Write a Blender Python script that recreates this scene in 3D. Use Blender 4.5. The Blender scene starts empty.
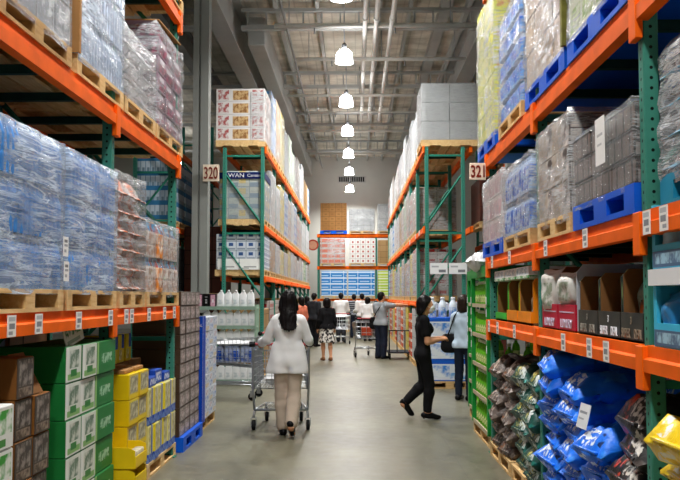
import bpy, math, random
import numpy as np
from mathutils import Vector, Matrix, Euler, noise as mnoise

random.seed(11)
PI = math.pi
scene = bpy.context.scene
COL = scene.collection

# ------------------------------------------------------------------ camera
F = 890.0
VPX, VPY = 355.0, 297.0
EYE = 1.6
cam_data = bpy.data.cameras.new('camera')
cam = bpy.data.objects.new('camera', cam_data)
COL.objects.link(cam)
cam_data.sensor_width = 36.0
cam_data.lens = 36.0 * F / 680.0
cam_data.clip_end = 300
cam.location = (0, 0, EYE)
PITCH = math.atan((VPY - 240) / F)
YAW = math.atan((VPX - 340) / F)
cam.rotation_euler = (PI / 2 + PITCH, 0, YAW)
scene.camera = cam
CAM_M = cam.rotation_euler.to_matrix()


def ray(px, py):
    return CAM_M @ Vector(((px - 340) / F, (240 - py) / F, -1))


def at_y(px, py, Y):
    v = ray(px, py)
    t = Y / v.y
    return Vector((v.x * t, Y, EYE + v.z * t))


def at_z(px, py, Z):
    v = ray(px, py)
    t = (Z - EYE) / v.z
    return Vector((v.x * t, v.y * t, Z))


# ------------------------------------------------------------------ objects
def link(name, mesh, parent=None, loc=(0, 0, 0), rot=(0, 0, 0)):
    o = bpy.data.objects.new(name, mesh)
    o.location = loc
    o.rotation_euler = rot
    if parent is not None:
        o.parent = parent
    COL.objects.link(o)
    return o


def tag(o, label, cat, group=None, kind=None):
    o['label'] = label
    o['category'] = cat
    if group:
        o['group'] = group
    if kind:
        o['kind'] = kind
    return o


def thing(name, label, cat, loc=(0, 0, 0), rz=0.0, group=None):
    o = bpy.data.objects.new(name, None)
    o.empty_display_size = 0.1
    o.location = loc
    o.rotation_euler = (0, 0, rz)
    COL.objects.link(o)
    return tag(o, label, cat, group)


def struct(o):
    o['kind'] = 'structure'
    return o


ORD = ['first', 'second', 'third', 'fourth', 'fifth', 'sixth', 'seventh', 'eighth', 'ninth', 'tenth',
       'eleventh', 'twelfth', 'thirteenth', 'fourteenth', 'fifteenth', 'sixteenth', 'seventeenth', 'eighteenth']


class MB:
    """collects vertices and faces of one mesh"""

    def __init__(s):
        s.v = []
        s.f = []
        s.m = []
        s.smooth = []

    def add(s, vs, fs, mi=0, smooth=False):
        n = len(s.v)
        s.v += [tuple(p) for p in vs]
        for f in fs:
            s.f.append([i + n for i in f])
            s.m.append(mi)
            s.smooth.append(smooth)

    def box(s, x0, x1, y0, y1, z0, z1, mi=0, c=0.0, front=None, top=None, side=None):
        """axis box; c = chamfer; front = material of the -y face, top = of the +z face, side = of the x faces"""
        if c <= 0:
            vs = [(x0, y0, z0), (x1, y0, z0), (x1, y1, z0), (x0, y1, z0), (x0, y0, z1), (x1, y0, z1), (x1, y1, z1), (x0, y1, z1)]
            fs = [(0, 3, 2, 1), (4, 5, 6, 7), (0, 1, 5, 4), (1, 2, 6, 5), (2, 3, 7, 6), (3, 0, 4, 7)]
            n0 = len(s.f)
            s.add(vs, fs, mi)
            if front is not None:
                s.m[n0 + 2] = front
            if top is not None:
                s.m[n0 + 1] = top
            if side is not None:
                s.m[n0 + 3] = side
                s.m[n0 + 5] = side
            return
        X = (x0, x1)
        Y = (y0, y1)
        Z = (z0, z1)
        idx = {}
        vs = []
        for ix in (0, 1):
            for iy in (0, 1):
                for iz in (0, 1):
                    sx, sy, sz = (1, -1)[ix], (1, -1)[iy], (1, -1)[iz]
                    for ax in range(3):
                        p = [X[ix] + sx * c, Y[iy] + sy * c, Z[iz] + sz * c]
                        p[ax] = (X[ix], Y[iy], Z[iz])[ax]
                        idx[(ix, iy, iz, ax)] = len(vs)
                        vs.append(tuple(p))
        fs = []
        mm = []
        g = lambda a, b, d, ax: idx[(a, b, d, ax)]
        fs += [[g(0, 0, 0, 0), g(0, 0, 1, 0), g(0, 1, 1, 0), g(0, 1, 0, 0)], [g(1, 0, 0, 0), g(1, 1, 0, 0), g(1, 1, 1, 0), g(1, 0, 1, 0)]]
        mm += [side if side is not None else mi] * 2
        fs += [[g(0, 0, 0, 1), g(1, 0, 0, 1), g(1, 0, 1, 1), g(0, 0, 1, 1)], [g(0, 1, 0, 1), g(0, 1, 1, 1), g(1, 1, 1, 1), g(1, 1, 0, 1)]]
        mm += [front if front is not None else mi, mi]
        fs += [[g(0, 0, 0, 2), g(0, 1, 0, 2), g(1, 1, 0, 2), g(1, 0, 0, 2)], [g(0, 0, 1, 2), g(1, 0, 1, 2), g(1, 1, 1, 2), g(0, 1, 1, 2)]]
        mm += [mi, top if top is not None else mi]
        for a in (0, 1):
            for b in (0, 1):
                fs.append([g(a, b, 0, 0), g(a, b, 1, 0), g(a, b, 1, 1), g(a, b, 0, 1)])
                fs.append([g(a, 0, b, 0), g(a, 1, b, 0), g(a, 1, b, 2), g(a, 0, b, 2)])
                fs.append([g(0, a, b, 1), g(1, a, b, 1), g(1, a, b, 2), g(0, a, b, 2)])
                mm += [mi] * 3
        for a in (0, 1):
            for b in (0, 1):
                for d in (0, 1):
                    fs.append([g(a, b, d, 0), g(a, b, d, 1), g(a, b, d, 2)])
                    mm.append(mi)
        ctr = Vector(((x0 + x1) / 2, (y0 + y1) / 2, (z0 + z1) / 2))
        n0 = len(s.v)
        s.v += vs
        for f, m in zip(fs, mm):
            p = [Vector(vs[i]) for i in f]
            nrm = (p[1] - p[0]).cross(p[2] - p[0])
            mid = sum(p, Vector()) / len(p)
            if nrm.dot(mid - ctr) < 0:
                f = f[::-1]
            s.f.append([i + n0 for i in f])
            s.m.append(m)
            s.smooth.append(False)

    def prism(s, prof, axis, a0, a1, mi=0, smooth=False):
        """closed 2-D profile (counter-clockwise) pushed along an axis; axis 'x': prof=(y,z), 'y': (x,z), 'z': (x,y)"""
        n = len(prof)
        mk = {'x': lambda p, a: (a, p[0], p[1]), 'y': lambda p, a: (p[0], a, p[1]), 'z': lambda p, a: (p[0], p[1], a)}[axis]
        vs = [mk(p, a0) for p in prof] + [mk(p, a1) for p in prof]
        fs = [[i, (i + 1) % n, n + (i + 1) % n, n + i] for i in range(n)]
        s.add(vs, fs, mi, smooth)
        b = len(s.v) - 2 * n
        for f in (list(range(n))[::-1], [n + i for i in range(n)]):
            s.f.append([i + b for i in f])
            s.m.append(mi)
            s.smooth.append(False)

    def tube(s, pts, r, n=8, mi=0, caps=True, smooth=True):
        pts = [Vector(p) for p in pts]
        rs = r if isinstance(r, (list, tuple)) else [r] * len(pts)
        rings = []
        ref = None
        for i, p in enumerate(pts):
            if i == 0:
                d = pts[1] - p
            elif i == len(pts) - 1:
                d = p - pts[-2]
            else:
                d = (pts[i + 1] - p).normalized() + (p - pts[i - 1]).normalized()
            d.normalize()
            if ref is None:
                ref = Vector((0, 0, 1)) if abs(d.z) < 0.9 else Vector((1, 0, 0))
            u = d.cross(ref)
            if u.length < 1e-4:
                u = d.cross(Vector((0, 1, 0)))
            u.normalize()
            w = u.cross(d)
            ref = w
            rings.append([p + (u * math.cos(2 * PI * k / n) + w * math.sin(2 * PI * k / n)) * rs[i] for k in range(n)])
        vs = [q for rg in rings for q in rg]
        fs = []
        for i in range(len(pts) - 1):
            for k in range(n):
                fs.append([i * n + k, i * n + (k + 1) % n, (i + 1) * n + (k + 1) % n, (i + 1) * n + k])
        s.add(vs, fs, mi, smooth)
        if caps:
            b = len(s.v) - len(vs)
            s.f += [[b + k for k in range(n)][::-1], [b + len(vs) - n + k for k in range(n)]]
            s.m += [mi, mi]
            s.smooth += [False, False]

    def lathe(s, prof, n=20, mi=0, c=(0, 0), smooth=True, sx=1.0, sy=1.0):
        """prof = [(r,z)...] turned about z"""
        vs = []
        for r, z in prof:
            for k in range(n):
                a = 2 * PI * k / n
                vs.append((c[0] + sx * r * math.cos(a), c[1] + sy * r * math.sin(a), z))
        fs = []
        for i in range(len(prof) - 1):
            for k in range(n):
                fs.append([i * n + k, i * n + (k + 1) % n, (i + 1) * n + (k + 1) % n, (i + 1) * n + k])
        fs.append(list(range(n))[::-1])
        fs.append([(len(prof) - 1) * n + k for k in range(n)])
        s.add(vs, fs, mi, smooth)

    def mesh(s, name, mats):
        me = bpy.data.meshes.new(name)
        me.from_pydata(s.v, [], s.f)
        for m in (mats if isinstance(mats, (list, tuple)) else [mats]):
            me.materials.append(m)
        me.polygons.foreach_set('material_index', s.m)
        me.polygons.foreach_set('use_smooth', s.smooth)
        me.update()
        return me

    def obj(s, name, mats, parent=None, loc=(0, 0, 0), rot=(0, 0, 0)):
        return link(name, s.mesh(name, mats), parent, loc, rot)


def grid_solid(xs, zs, solid, y0, y1):
    """cells of an x-z grid pushed along y into one watertight piece with openings where solid(i,j) is false"""
    mb = MB()
    nx, nz = len(xs), len(zs)
    vid = lambda i, j, k: (k * nz + j) * nx + i
    vs = [(xs[i], (y0, y1)[k], zs[j]) for k in (0, 1) for j in range(nz) for i in range(nx)]
    ok = lambda i, j: 0 <= i < nx - 1 and 0 <= j < nz - 1 and solid(i, j)
    fs = []
    for i in range(nx - 1):
        for j in range(nz - 1):
            if not ok(i, j):
                continue
            fs.append([vid(i, j, 0), vid(i + 1, j, 0), vid(i + 1, j + 1, 0), vid(i, j + 1, 0)])
            fs.append([vid(i, j, 1), vid(i, j + 1, 1), vid(i + 1, j + 1, 1), vid(i + 1, j, 1)])
            if not ok(i - 1, j):
                fs.append([vid(i, j, 0), vid(i, j + 1, 0), vid(i, j + 1, 1), vid(i, j, 1)])
            if not ok(i + 1, j):
                fs.append([vid(i + 1, j, 0), vid(i + 1, j, 1), vid(i + 1, j + 1, 1), vid(i + 1, j + 1, 0)])
            if not ok(i, j - 1):
                fs.append([vid(i, j, 0), vid(i, j, 1), vid(i + 1, j, 1), vid(i + 1, j, 0)])
            if not ok(i, j + 1):
                fs.append([vid(i, j + 1, 0), vid(i + 1, j + 1, 0), vid(i + 1, j + 1, 1), vid(i, j + 1, 1)])
    used = sorted({i for f in fs for i in f})
    mp = {u: k for k, u in enumerate(used)}
    mb.add([vs[u] for u in used], [[mp[i] for i in f] for f in fs])
    return mb


def grid3(xs, ys, zs, solid):
    """watertight piece from the solid cells of a 3-D grid"""
    nx, ny, nz = len(xs) - 1, len(ys) - 1, len(zs) - 1
    ok = lambda i, j, k: 0 <= i < nx and 0 <= j < ny and 0 <= k < nz and solid(i, j, k)
    ids = {}
    vs = []
    fs = []

    def vid(i, j, k):
        if (i, j, k) not in ids:
            ids[(i, j, k)] = len(vs)
            vs.append((xs[i], ys[j], zs[k]))
        return ids[(i, j, k)]
    for i in range(nx):
        for j in range(ny):
            for k in range(nz):
                if not ok(i, j, k):
                    continue
                q = lambda *p: [vid(i + u[0], j + u[1], k + u[2]) for u in p]
                if not ok(i - 1, j, k):
                    fs.append(q((0, 0, 0), (0, 0, 1), (0, 1, 1), (0, 1, 0)))
                if not ok(i + 1, j, k):
                    fs.append(q((1, 0, 0), (1, 1, 0), (1, 1, 1), (1, 0, 1)))
                if not ok(i, j - 1, k):
                    fs.append(q((0, 0, 0), (1, 0, 0), (1, 0, 1), (0, 0, 1)))
                if not ok(i, j + 1, k):
                    fs.append(q((0, 1, 0), (0, 1, 1), (1, 1, 1), (1, 1, 0)))
                if not ok(i, j, k - 1):
                    fs.append(q((0, 0, 0), (0, 1, 0), (1, 1, 0), (1, 0, 0)))
                if not ok(i, j, k + 1):
                    fs.append(q((0, 0, 1), (1, 0, 1), (1, 1, 1), (0, 1, 1)))
    mb = MB()
    mb.add(vs, fs)
    return mb


# ------------------------------------------------------------------ materials
def rgb(c):
    if isinstance(c, str):
        c = c.lstrip('#')
        v = [int(c[i:i + 2], 16) / 255 for i in (0, 2, 4)]
        return tuple(((x / 12.92) if x <= 0.04045 else ((x + 0.055) / 1.055) ** 2.4) for x in v) + (1,)
    return tuple(c) + (1,) if len(c) == 3 else tuple(c)


class NT:
    def __init__(s, name):
        s.mat = bpy.data.materials.new(name)
        s.mat.use_nodes = True
        s.t = s.mat.node_tree
        s.t.nodes.clear()
        s.out = s.n('ShaderNodeOutputMaterial')
        s._co = None

    def n(s, kind, **kw):
        nd = s.t.nodes.new(kind)
        for k, v in kw.items():
            setattr(nd, k, v)
        return nd

    def l(s, a, b):
        s.t.links.new(a, b)

    def setin(s, sock, v):
        if hasattr(v, 'is_linked') or isinstance(v, bpy.types.NodeSocket):
            s.l(v, sock)
        else:
            sock.default_value = v

    def coord(s, which='Object'):
        if s._co is None:
            s._co = s.n('ShaderNodeTexCoord')
        return s._co.outputs[which]

    def math(s, op, a, b=0.0, c=0.0):
        nd = s.n('ShaderNodeMath', operation=op)
        s.setin(nd.inputs[0], a)
        s.setin(nd.inputs[1], b)
        s.setin(nd.inputs[2], c)
        return nd.outputs[0]

    def mix(s, fac, a, b):
        nd = s.n('ShaderNodeMix', data_type='RGBA')
        s.setin(nd.inputs[0], fac)
        s.setin(nd.inputs[6], a)
        s.setin(nd.inputs[7], b)
        return nd.outputs[2]

    def mapping(s, vec, scale=(1, 1, 1), rot=(0, 0, 0), loc=(0, 0, 0)):
        nd = s.n('ShaderNodeMapping')
        s.l(vec, nd.inputs[0])
        nd.inputs['Scale'].default_value = scale
        nd.inputs['Rotation'].default_value = rot
        nd.inputs['Location'].default_value = loc
        return nd.outputs[0]

    def noise(s, vec, scale=5.0, detail=3.0, rough=0.5, dist=0.0):
        nd = s.n('ShaderNodeTexNoise')
        s.l(vec, nd.inputs['Vector'])
        nd.inputs['Scale'].default_value = scale
        nd.inputs['Detail'].default_value = detail
        nd.inputs['Roughness'].default_value = rough
        nd.inputs['Distortion'].default_value = dist
        return nd.outputs['Fac']

    def ramp(s, fac, stops):
        nd = s.n('ShaderNodeValToRGB')
        s.l(fac, nd.inputs[0])
        e = nd.color_ramp.elements
        while len(e) < len(stops):
            e.new(0.5)
        for el, (p, c) in zip(e, stops):
            el.position = p
            el.color = rgb(c) if not isinstance(c, float) else (c, c, c, 1)
        return nd.outputs[0]

    def sep(s, vec):
        nd = s.n('ShaderNodeSeparateXYZ')
        s.l(vec, nd.inputs[0])
        return nd.outputs

    def comb(s, x, y, z):
        nd = s.n('ShaderNodeCombineXYZ')
        for i, v in enumerate((x, y, z)):
            s.setin(nd.inputs[i], v)
        return nd.outputs[0]

    def rnd(s):
        return s.n('ShaderNodeObjectInfo').outputs['Random']

    def bump(s, h, strength=0.3, dist=0.01):
        nd = s.n('ShaderNodeBump')
        nd.inputs['Strength'].default_value = strength
        nd.inputs['Distance'].default_value = dist
        s.l(h, nd.inputs['Height'])
        return nd.outputs[0]

    def bsdf(s, col, rough=0.5, metal=0.0, normal=None, spec=0.5, emis=None, estr=0.0, trans=0.0, coat=0.0):
        b = s.n('ShaderNodeBsdfPrincipled')
        s.setin(b.inputs['Base Color'], col)
        s.setin(b.inputs['Roughness'], rough)
        s.setin(b.inputs['Metallic'], metal)
        b.inputs['Specular IOR Level'].default_value = spec
        b.inputs['Transmission Weight'].default_value = trans
        b.inputs['Coat Weight'].default_value = coat
        if normal is not None:
            s.l(normal, b.inputs['Normal'])
        if emis is not None:
            b.inputs['Emission Color'].default_value = rgb(emis)
            b.inputs['Emission Strength'].default_value = estr
        return b.outputs[0]

    def done(s, shader):
        s.l(shader, s.out.inputs['Surface'])
        return s.mat


_M = {}


def plain(name, c, rough=0.5, metal=0.0, var=0.12, scale=6.0, bump=0.0, spec=0.12, bscale=40.0):
    """one colour with a little unevenness"""
    if name in _M:
        return _M[name]
    t = NT(name)
    c = rgb(c)
    co = t.coord()
    nz = t.noise(co, scale, 4)
    dark = tuple(x * (1 - var) for x in c[:3]) + (1,)
    light = tuple(min(1, x * (1 + var)) for x in c[:3]) + (1,)
    col = t.mix(t.ramp(nz, [(0.3, 0.0), (0.7, 1.0)]), dark, light)
    nrm = t.bump(t.noise(co, bscale, 3), bump, 0.01) if bump else None
    _M[name] = t.done(t.bsdf(col, rough, metal, nrm, spec))
    return _M[name]


def art(name, base, rects=(), rough=0.45, blotch=None, var=0.08, axis='xz', spec=0.12, wear=None):
    """printed surface: rectangles in the piece's own box (0..1); each rect = (u0,v0,u1,v1,colour[,second colour, scale]) a mottled picture"""
    if name in _M:
        return _M[name]
    t = NT(name)
    g = t.sep(t.coord('Generated'))
    u = g[0] if axis[0] == 'x' else g[1]
    v = g[2] if axis[1] == 'z' else g[1]
    nz = t.noise(t.coord(), 9, 3)
    b = rgb(base)
    col = t.mix(nz, tuple(x * (1 - var) for x in b[:3]) + (1,), tuple(min(1, x * (1 + var)) for x in b[:3]) + (1,))
    for r in rects:
        u0, v0, u1, v1, c = r[:5]
        mu = t.math('COMPARE', u, (u0 + u1) / 2, (u1 - u0) / 2)
        mv = t.math('COMPARE', v, (v0 + v1) / 2, (v1 - v0) / 2)
        m = t.math('MULTIPLY', mu, mv)
        cc = rgb(c)
        if len(r) > 5:
            f = t.ramp(t.noise(t.coord(), r[6], 3, 0.6), [(0.42, 0.0), (0.56, 1.0)])
            cc = t.mix(f, rgb(c), rgb(r[5]))
        col = t.mix(m, col, cc)
    _M[name] = t.done(t.bsdf(col, rough, 0, None, spec))
    return _M[name]


def cases_mat(name, c1, c2, mortar, cw, ch, bands=(), rough=0.5, mort=0.006, blot=None):
    """stack of cartons seen as a grid: bricks cw x ch metres; bands = [(v0,v1,colour)] within each course"""
    if name in _M:
        return _M[name]
    t = NT(name)
    o = t.sep(t.coord())
    x = t.math('ADD', o[0], o[1])
    vec = t.comb(t.math('ADD', x, 20.0), t.math('ADD', o[2], 0.0), 0.0)
    br = t.n('ShaderNodeTexBrick', offset=0.0)
    t.l(vec, br.inputs['Vector'])
    br.inputs['Color1'].default_value = rgb(c1)
    br.inputs['Color2'].default_value = rgb(c2)
    br.inputs['Mortar'].default_value = rgb(mortar)
    br.inputs['Scale'].default_value = 1.0
    br.inputs['Brick Width'].default_value = cw
    br.inputs['Row Height'].default_value = ch
    br.inputs['Mortar Size'].default_value = mort
    br.inputs['Mortar Smooth'].default_value = 0.1
    col = br.outputs['Color']
    fz = t.math('FRACT', t.math('DIVIDE', o[2], ch))
    fx = t.math('FRACT', t.math('DIVIDE', t.math('ADD', x, 20.0), cw))
    for bd in bands:
        m = t.math('COMPARE', fz, (bd[0] + bd[1]) / 2, (bd[1] - bd[0]) / 2)
        if len(bd) > 3:
            m = t.math('MULTIPLY', m, t.math('COMPARE', fx, (bd[3] + bd[4]) / 2, (bd[4] - bd[3]) / 2))
        col = t.mix(m, col, rgb(bd[2]))
    if blot:
        f = t.ramp(t.noise(t.coord(), blot[1], 3, 0.6), [(0.5, 0.0), (0.58, 1.0)])
        col = t.mix(f, col, rgb(blot[0]))
    _M[name] = t.done(t.bsdf(col, rough, 0, None, 0.12))
    return _M[name]


def wood_mat(name, c1, c2, ax=0):
    t = NT(name)
    sc = [14, 14, 14]
    sc[ax] = 1.2
    co = t.mapping(t.coord(), tuple(sc))
    nz = t.noise(co, 2.0, 5, 0.6, 1.0)
    r = t.math('MULTIPLY', t.rnd(), 0.35)
    col = t.mix(t.ramp(nz, [(0.25, 0.0), (0.75, 1.0)]), rgb(c1), rgb(c2))
    col = t.mix(r, col, rgb(c1))
    st = t.ramp(t.noise(t.coord(), 5, 4), [(0.55, 0.0), (0.75, 1.0)])
    col = t.mix(t.math('MULTIPLY', st, 0.35), col, rgb('#6b4f33'))
    return t.done(t.bsdf(col, 0.75, 0, t.bump(nz, 0.25, 0.006), 0.08))


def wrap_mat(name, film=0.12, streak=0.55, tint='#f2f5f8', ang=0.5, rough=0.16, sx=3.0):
    """stretch film: clear where it lies flat, milky along its creases with film glare painted in as white, glossy all over"""
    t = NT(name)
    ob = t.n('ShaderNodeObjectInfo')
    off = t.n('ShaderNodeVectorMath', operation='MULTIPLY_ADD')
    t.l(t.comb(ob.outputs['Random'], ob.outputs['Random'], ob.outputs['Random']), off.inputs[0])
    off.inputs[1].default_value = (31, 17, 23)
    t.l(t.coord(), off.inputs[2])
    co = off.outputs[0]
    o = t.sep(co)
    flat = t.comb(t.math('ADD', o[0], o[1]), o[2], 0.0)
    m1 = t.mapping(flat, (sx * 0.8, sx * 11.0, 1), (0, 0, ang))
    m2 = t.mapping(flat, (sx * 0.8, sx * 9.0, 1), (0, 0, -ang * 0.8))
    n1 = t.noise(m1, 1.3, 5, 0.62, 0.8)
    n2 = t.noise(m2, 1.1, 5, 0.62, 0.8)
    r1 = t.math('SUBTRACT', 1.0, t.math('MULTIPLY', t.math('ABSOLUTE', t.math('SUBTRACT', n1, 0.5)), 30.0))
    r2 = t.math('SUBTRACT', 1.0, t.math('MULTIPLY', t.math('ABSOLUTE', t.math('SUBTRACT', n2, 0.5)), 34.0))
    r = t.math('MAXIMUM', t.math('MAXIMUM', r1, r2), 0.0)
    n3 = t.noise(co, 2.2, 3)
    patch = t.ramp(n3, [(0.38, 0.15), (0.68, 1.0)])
    fac = t.math('ADD', t.math('MULTIPLY', t.math('MULTIPLY', r, streak), patch), film)  # milky creases, with film highlights painted in as white streaks
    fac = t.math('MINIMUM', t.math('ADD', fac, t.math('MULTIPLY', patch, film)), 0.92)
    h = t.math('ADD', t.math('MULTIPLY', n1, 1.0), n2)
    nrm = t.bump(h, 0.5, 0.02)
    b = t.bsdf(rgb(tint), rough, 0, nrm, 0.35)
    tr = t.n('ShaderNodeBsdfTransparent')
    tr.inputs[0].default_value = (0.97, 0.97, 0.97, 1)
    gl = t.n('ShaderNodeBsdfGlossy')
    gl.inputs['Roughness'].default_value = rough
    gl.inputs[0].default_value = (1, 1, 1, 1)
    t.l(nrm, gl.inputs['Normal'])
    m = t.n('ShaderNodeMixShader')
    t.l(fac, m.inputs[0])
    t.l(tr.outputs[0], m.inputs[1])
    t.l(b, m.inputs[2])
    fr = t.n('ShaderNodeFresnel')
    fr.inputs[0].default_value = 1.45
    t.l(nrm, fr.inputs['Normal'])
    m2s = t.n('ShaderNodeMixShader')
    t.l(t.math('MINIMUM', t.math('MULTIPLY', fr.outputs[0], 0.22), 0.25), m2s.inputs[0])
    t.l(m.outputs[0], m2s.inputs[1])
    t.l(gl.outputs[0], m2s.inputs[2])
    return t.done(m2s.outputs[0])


WOOD = wood_mat('pallet_wood', '#c79c62', '#eccf9c')
WOOD_D = wood_mat('pallet_wood_old', '#a37d52', '#cba873')
BLUEP = plain('blue_plastic', '#0b56cc', 0.45, var=0.1, scale=4)
TEALP = plain('teal_plastic', '#1d7fa0', 0.4, var=0.1)
ORANGE = plain('rack_orange', '#e8620c', 0.55, var=0.16, scale=3.5, spec=0.1)
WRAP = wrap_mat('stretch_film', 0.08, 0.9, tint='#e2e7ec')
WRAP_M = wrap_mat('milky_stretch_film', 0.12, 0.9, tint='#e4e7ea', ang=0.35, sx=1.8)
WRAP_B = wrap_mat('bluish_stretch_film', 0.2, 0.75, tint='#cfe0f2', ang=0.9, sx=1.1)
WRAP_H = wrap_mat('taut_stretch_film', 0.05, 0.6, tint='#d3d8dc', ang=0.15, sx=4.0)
PAPER = art('price_paper', '#e6e6e2', [(0.1, 0.72, 0.9, 0.92, '#8d8f93'), (0.15, 0.42, 0.85, 0.62, '#7d7f84'), (0.1, 0.12, 0.6, 0.28, '#96989c')], 0.6)
STEEL = plain('cart_steel', '#a9adb2', 0.28, 0.85, var=0.08)
DARKRUB = plain('black_rubber', '#17181a', 0.7)
CARD = plain('brown_cardboard', '#a5794a', 0.8, var=0.12, scale=5, bump=0.05)
CARD_D = plain('dark_cardboard', '#7a5431', 0.8, var=0.12, scale=5)
WHITEP = plain('white_plastic', '#e9eaec', 0.35, var=0.04)
BLACKP = plain('black_plastic', '#191a1d', 0.4, var=0.1)


def post_mat():
    t = NT('rack_green')
    o = t.sep(t.coord())
    g = t.sep(t.n('ShaderNodeNewGeometry').outputs['Normal'])
    fz = t.math('SUBTRACT', t.math('FRACT', t.math('DIVIDE', o[2], 0.0508)), 0.5)
    dz = t.math('MULTIPLY', fz, 0.0508)
    a = t.math('ABSOLUTE', o[0])
    b = t.math('ABSOLUTE', o[1])
    u = t.math('MINIMUM', a, b)
    d = t.math('SQRT', t.math('ADD', t.math('MULTIPLY', u, u), t.math('MULTIPLY', dz, dz)))
    hole = t.math('LESS_THAN', d, 0.0085)
    nz = t.noise(t.coord(), 5, 4)
    col = t.mix(nz, rgb('#2f7464'), rgb('#438a79'))
    wear = t.ramp(t.noise(t.coord(), 14, 5, 0.7), [(0.64, 0.0), (0.72, 1.0)])
    col = t.mix(t.math('MULTIPLY', wear, 0.4), col, rgb('#12443a'))
    col = t.mix(hole, col, rgb('#06100e'))
    return t.done(t.bsdf(col, 0.5, 0, None, 0.12))


GREEN = post_mat()
GREENB = plain('brace_green', '#2a7a66', 0.5, var=0.12)
DKBAR = plain('crossbar_green', '#1d3f39', 0.55, var=0.15)
LAMP_SHADE = 42.0
LAMP_W = 270.0
EXPOSURE = 0.0
# ------------------------------------------------------------------ text
def text_mesh(name, s, size, mat, depth=0.004, bold=0.0):
    cu = bpy.data.curves.new(name, 'FONT')
    cu.body = s
    cu.size = size
    cu.align_x = 'CENTER'
    cu.align_y = 'CENTER'
    cu.extrude = depth / 2
    cu.offset = bold
    o = bpy.data.objects.new(name, cu)
    COL.objects.link(o)
    dg = bpy.context.evaluated_depsgraph_get()
    me = bpy.data.meshes.new_from_object(o.evaluated_get(dg))
    bpy.data.objects.remove(o)
    bpy.data.curves.remove(cu)
    me.materials.clear()
    me.materials.append(mat)
    return me


def text_on(parent, name, s, size, mat, loc, sx=1.0, bold=0.0):
    """lettering standing upright, facing local -y"""
    o = link(name, text_mesh(name, s, size, mat, 0.004, bold), parent, loc, (PI / 2, 0, 0))
    o.scale = (sx, 1, 1)
    return o


# ------------------------------------------------------------------ pallets, wraps, goods
_cache = {}


def pallet_mesh(w, d, kind):
    key = ('pal', round(w, 2), round(d, 2), kind)
    if key in _cache:
        return _cache[key]
    hw = w / 2
    if kind in ('wood', 'old'):
        xs = [-hw, -hw + 0.1, -0.07, 0.07, hw - 0.1, hw]
        zs = [0, 0.022, 0.105, 0.13]
        nb_ = 6
        gp = 0.03
        bw = (d - gp * (nb_ - 1)) / nb_
        ys = []
        for q in range(nb_):
            ys += [q * (bw + gp), q * (bw + gp) + bw]
        deck = lambda j: j % 2 == 0
        mb = grid3(xs, ys, zs, lambda i, j, k: (k == 2 and (deck(j) or i in (0, 2, 4))) or (k == 1 and i in (0, 2, 4)) or (k == 0 and (j in (0, 4, 6, 10) or i in (0, 2, 4) and j in (0, 4, 6, 10))))
        mat = WOOD if kind == 'wood' else WOOD_D
    else:
        xs = [-hw, -hw + 0.15, -hw + 0.17, -0.13, -0.11, 0.11, 0.13, hw - 0.17, hw - 0.15, hw]
        zs = [0, 0.03, 0.045, 0.115, 0.15]
        op = lambda i, j: (j in (1, 2) and i in (2, 3, 5, 6) and not (i in (3, 5))) or (j in (2,) and i in (2, 6)) or (j in (1, 2) and i in (2, 6))
        mb = grid_solid(xs, zs, lambda i, j: not (j in (1, 2) and i in (2, 6)), 0, d)
        mat = BLUEP if kind == 'blue' else TEALP
    _cache[key] = mb.mesh('pallet', mat)
    return _cache[key]


def pal_h(kind):
    return 0.13 if kind in ('wood', 'old') else 0.15


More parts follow.
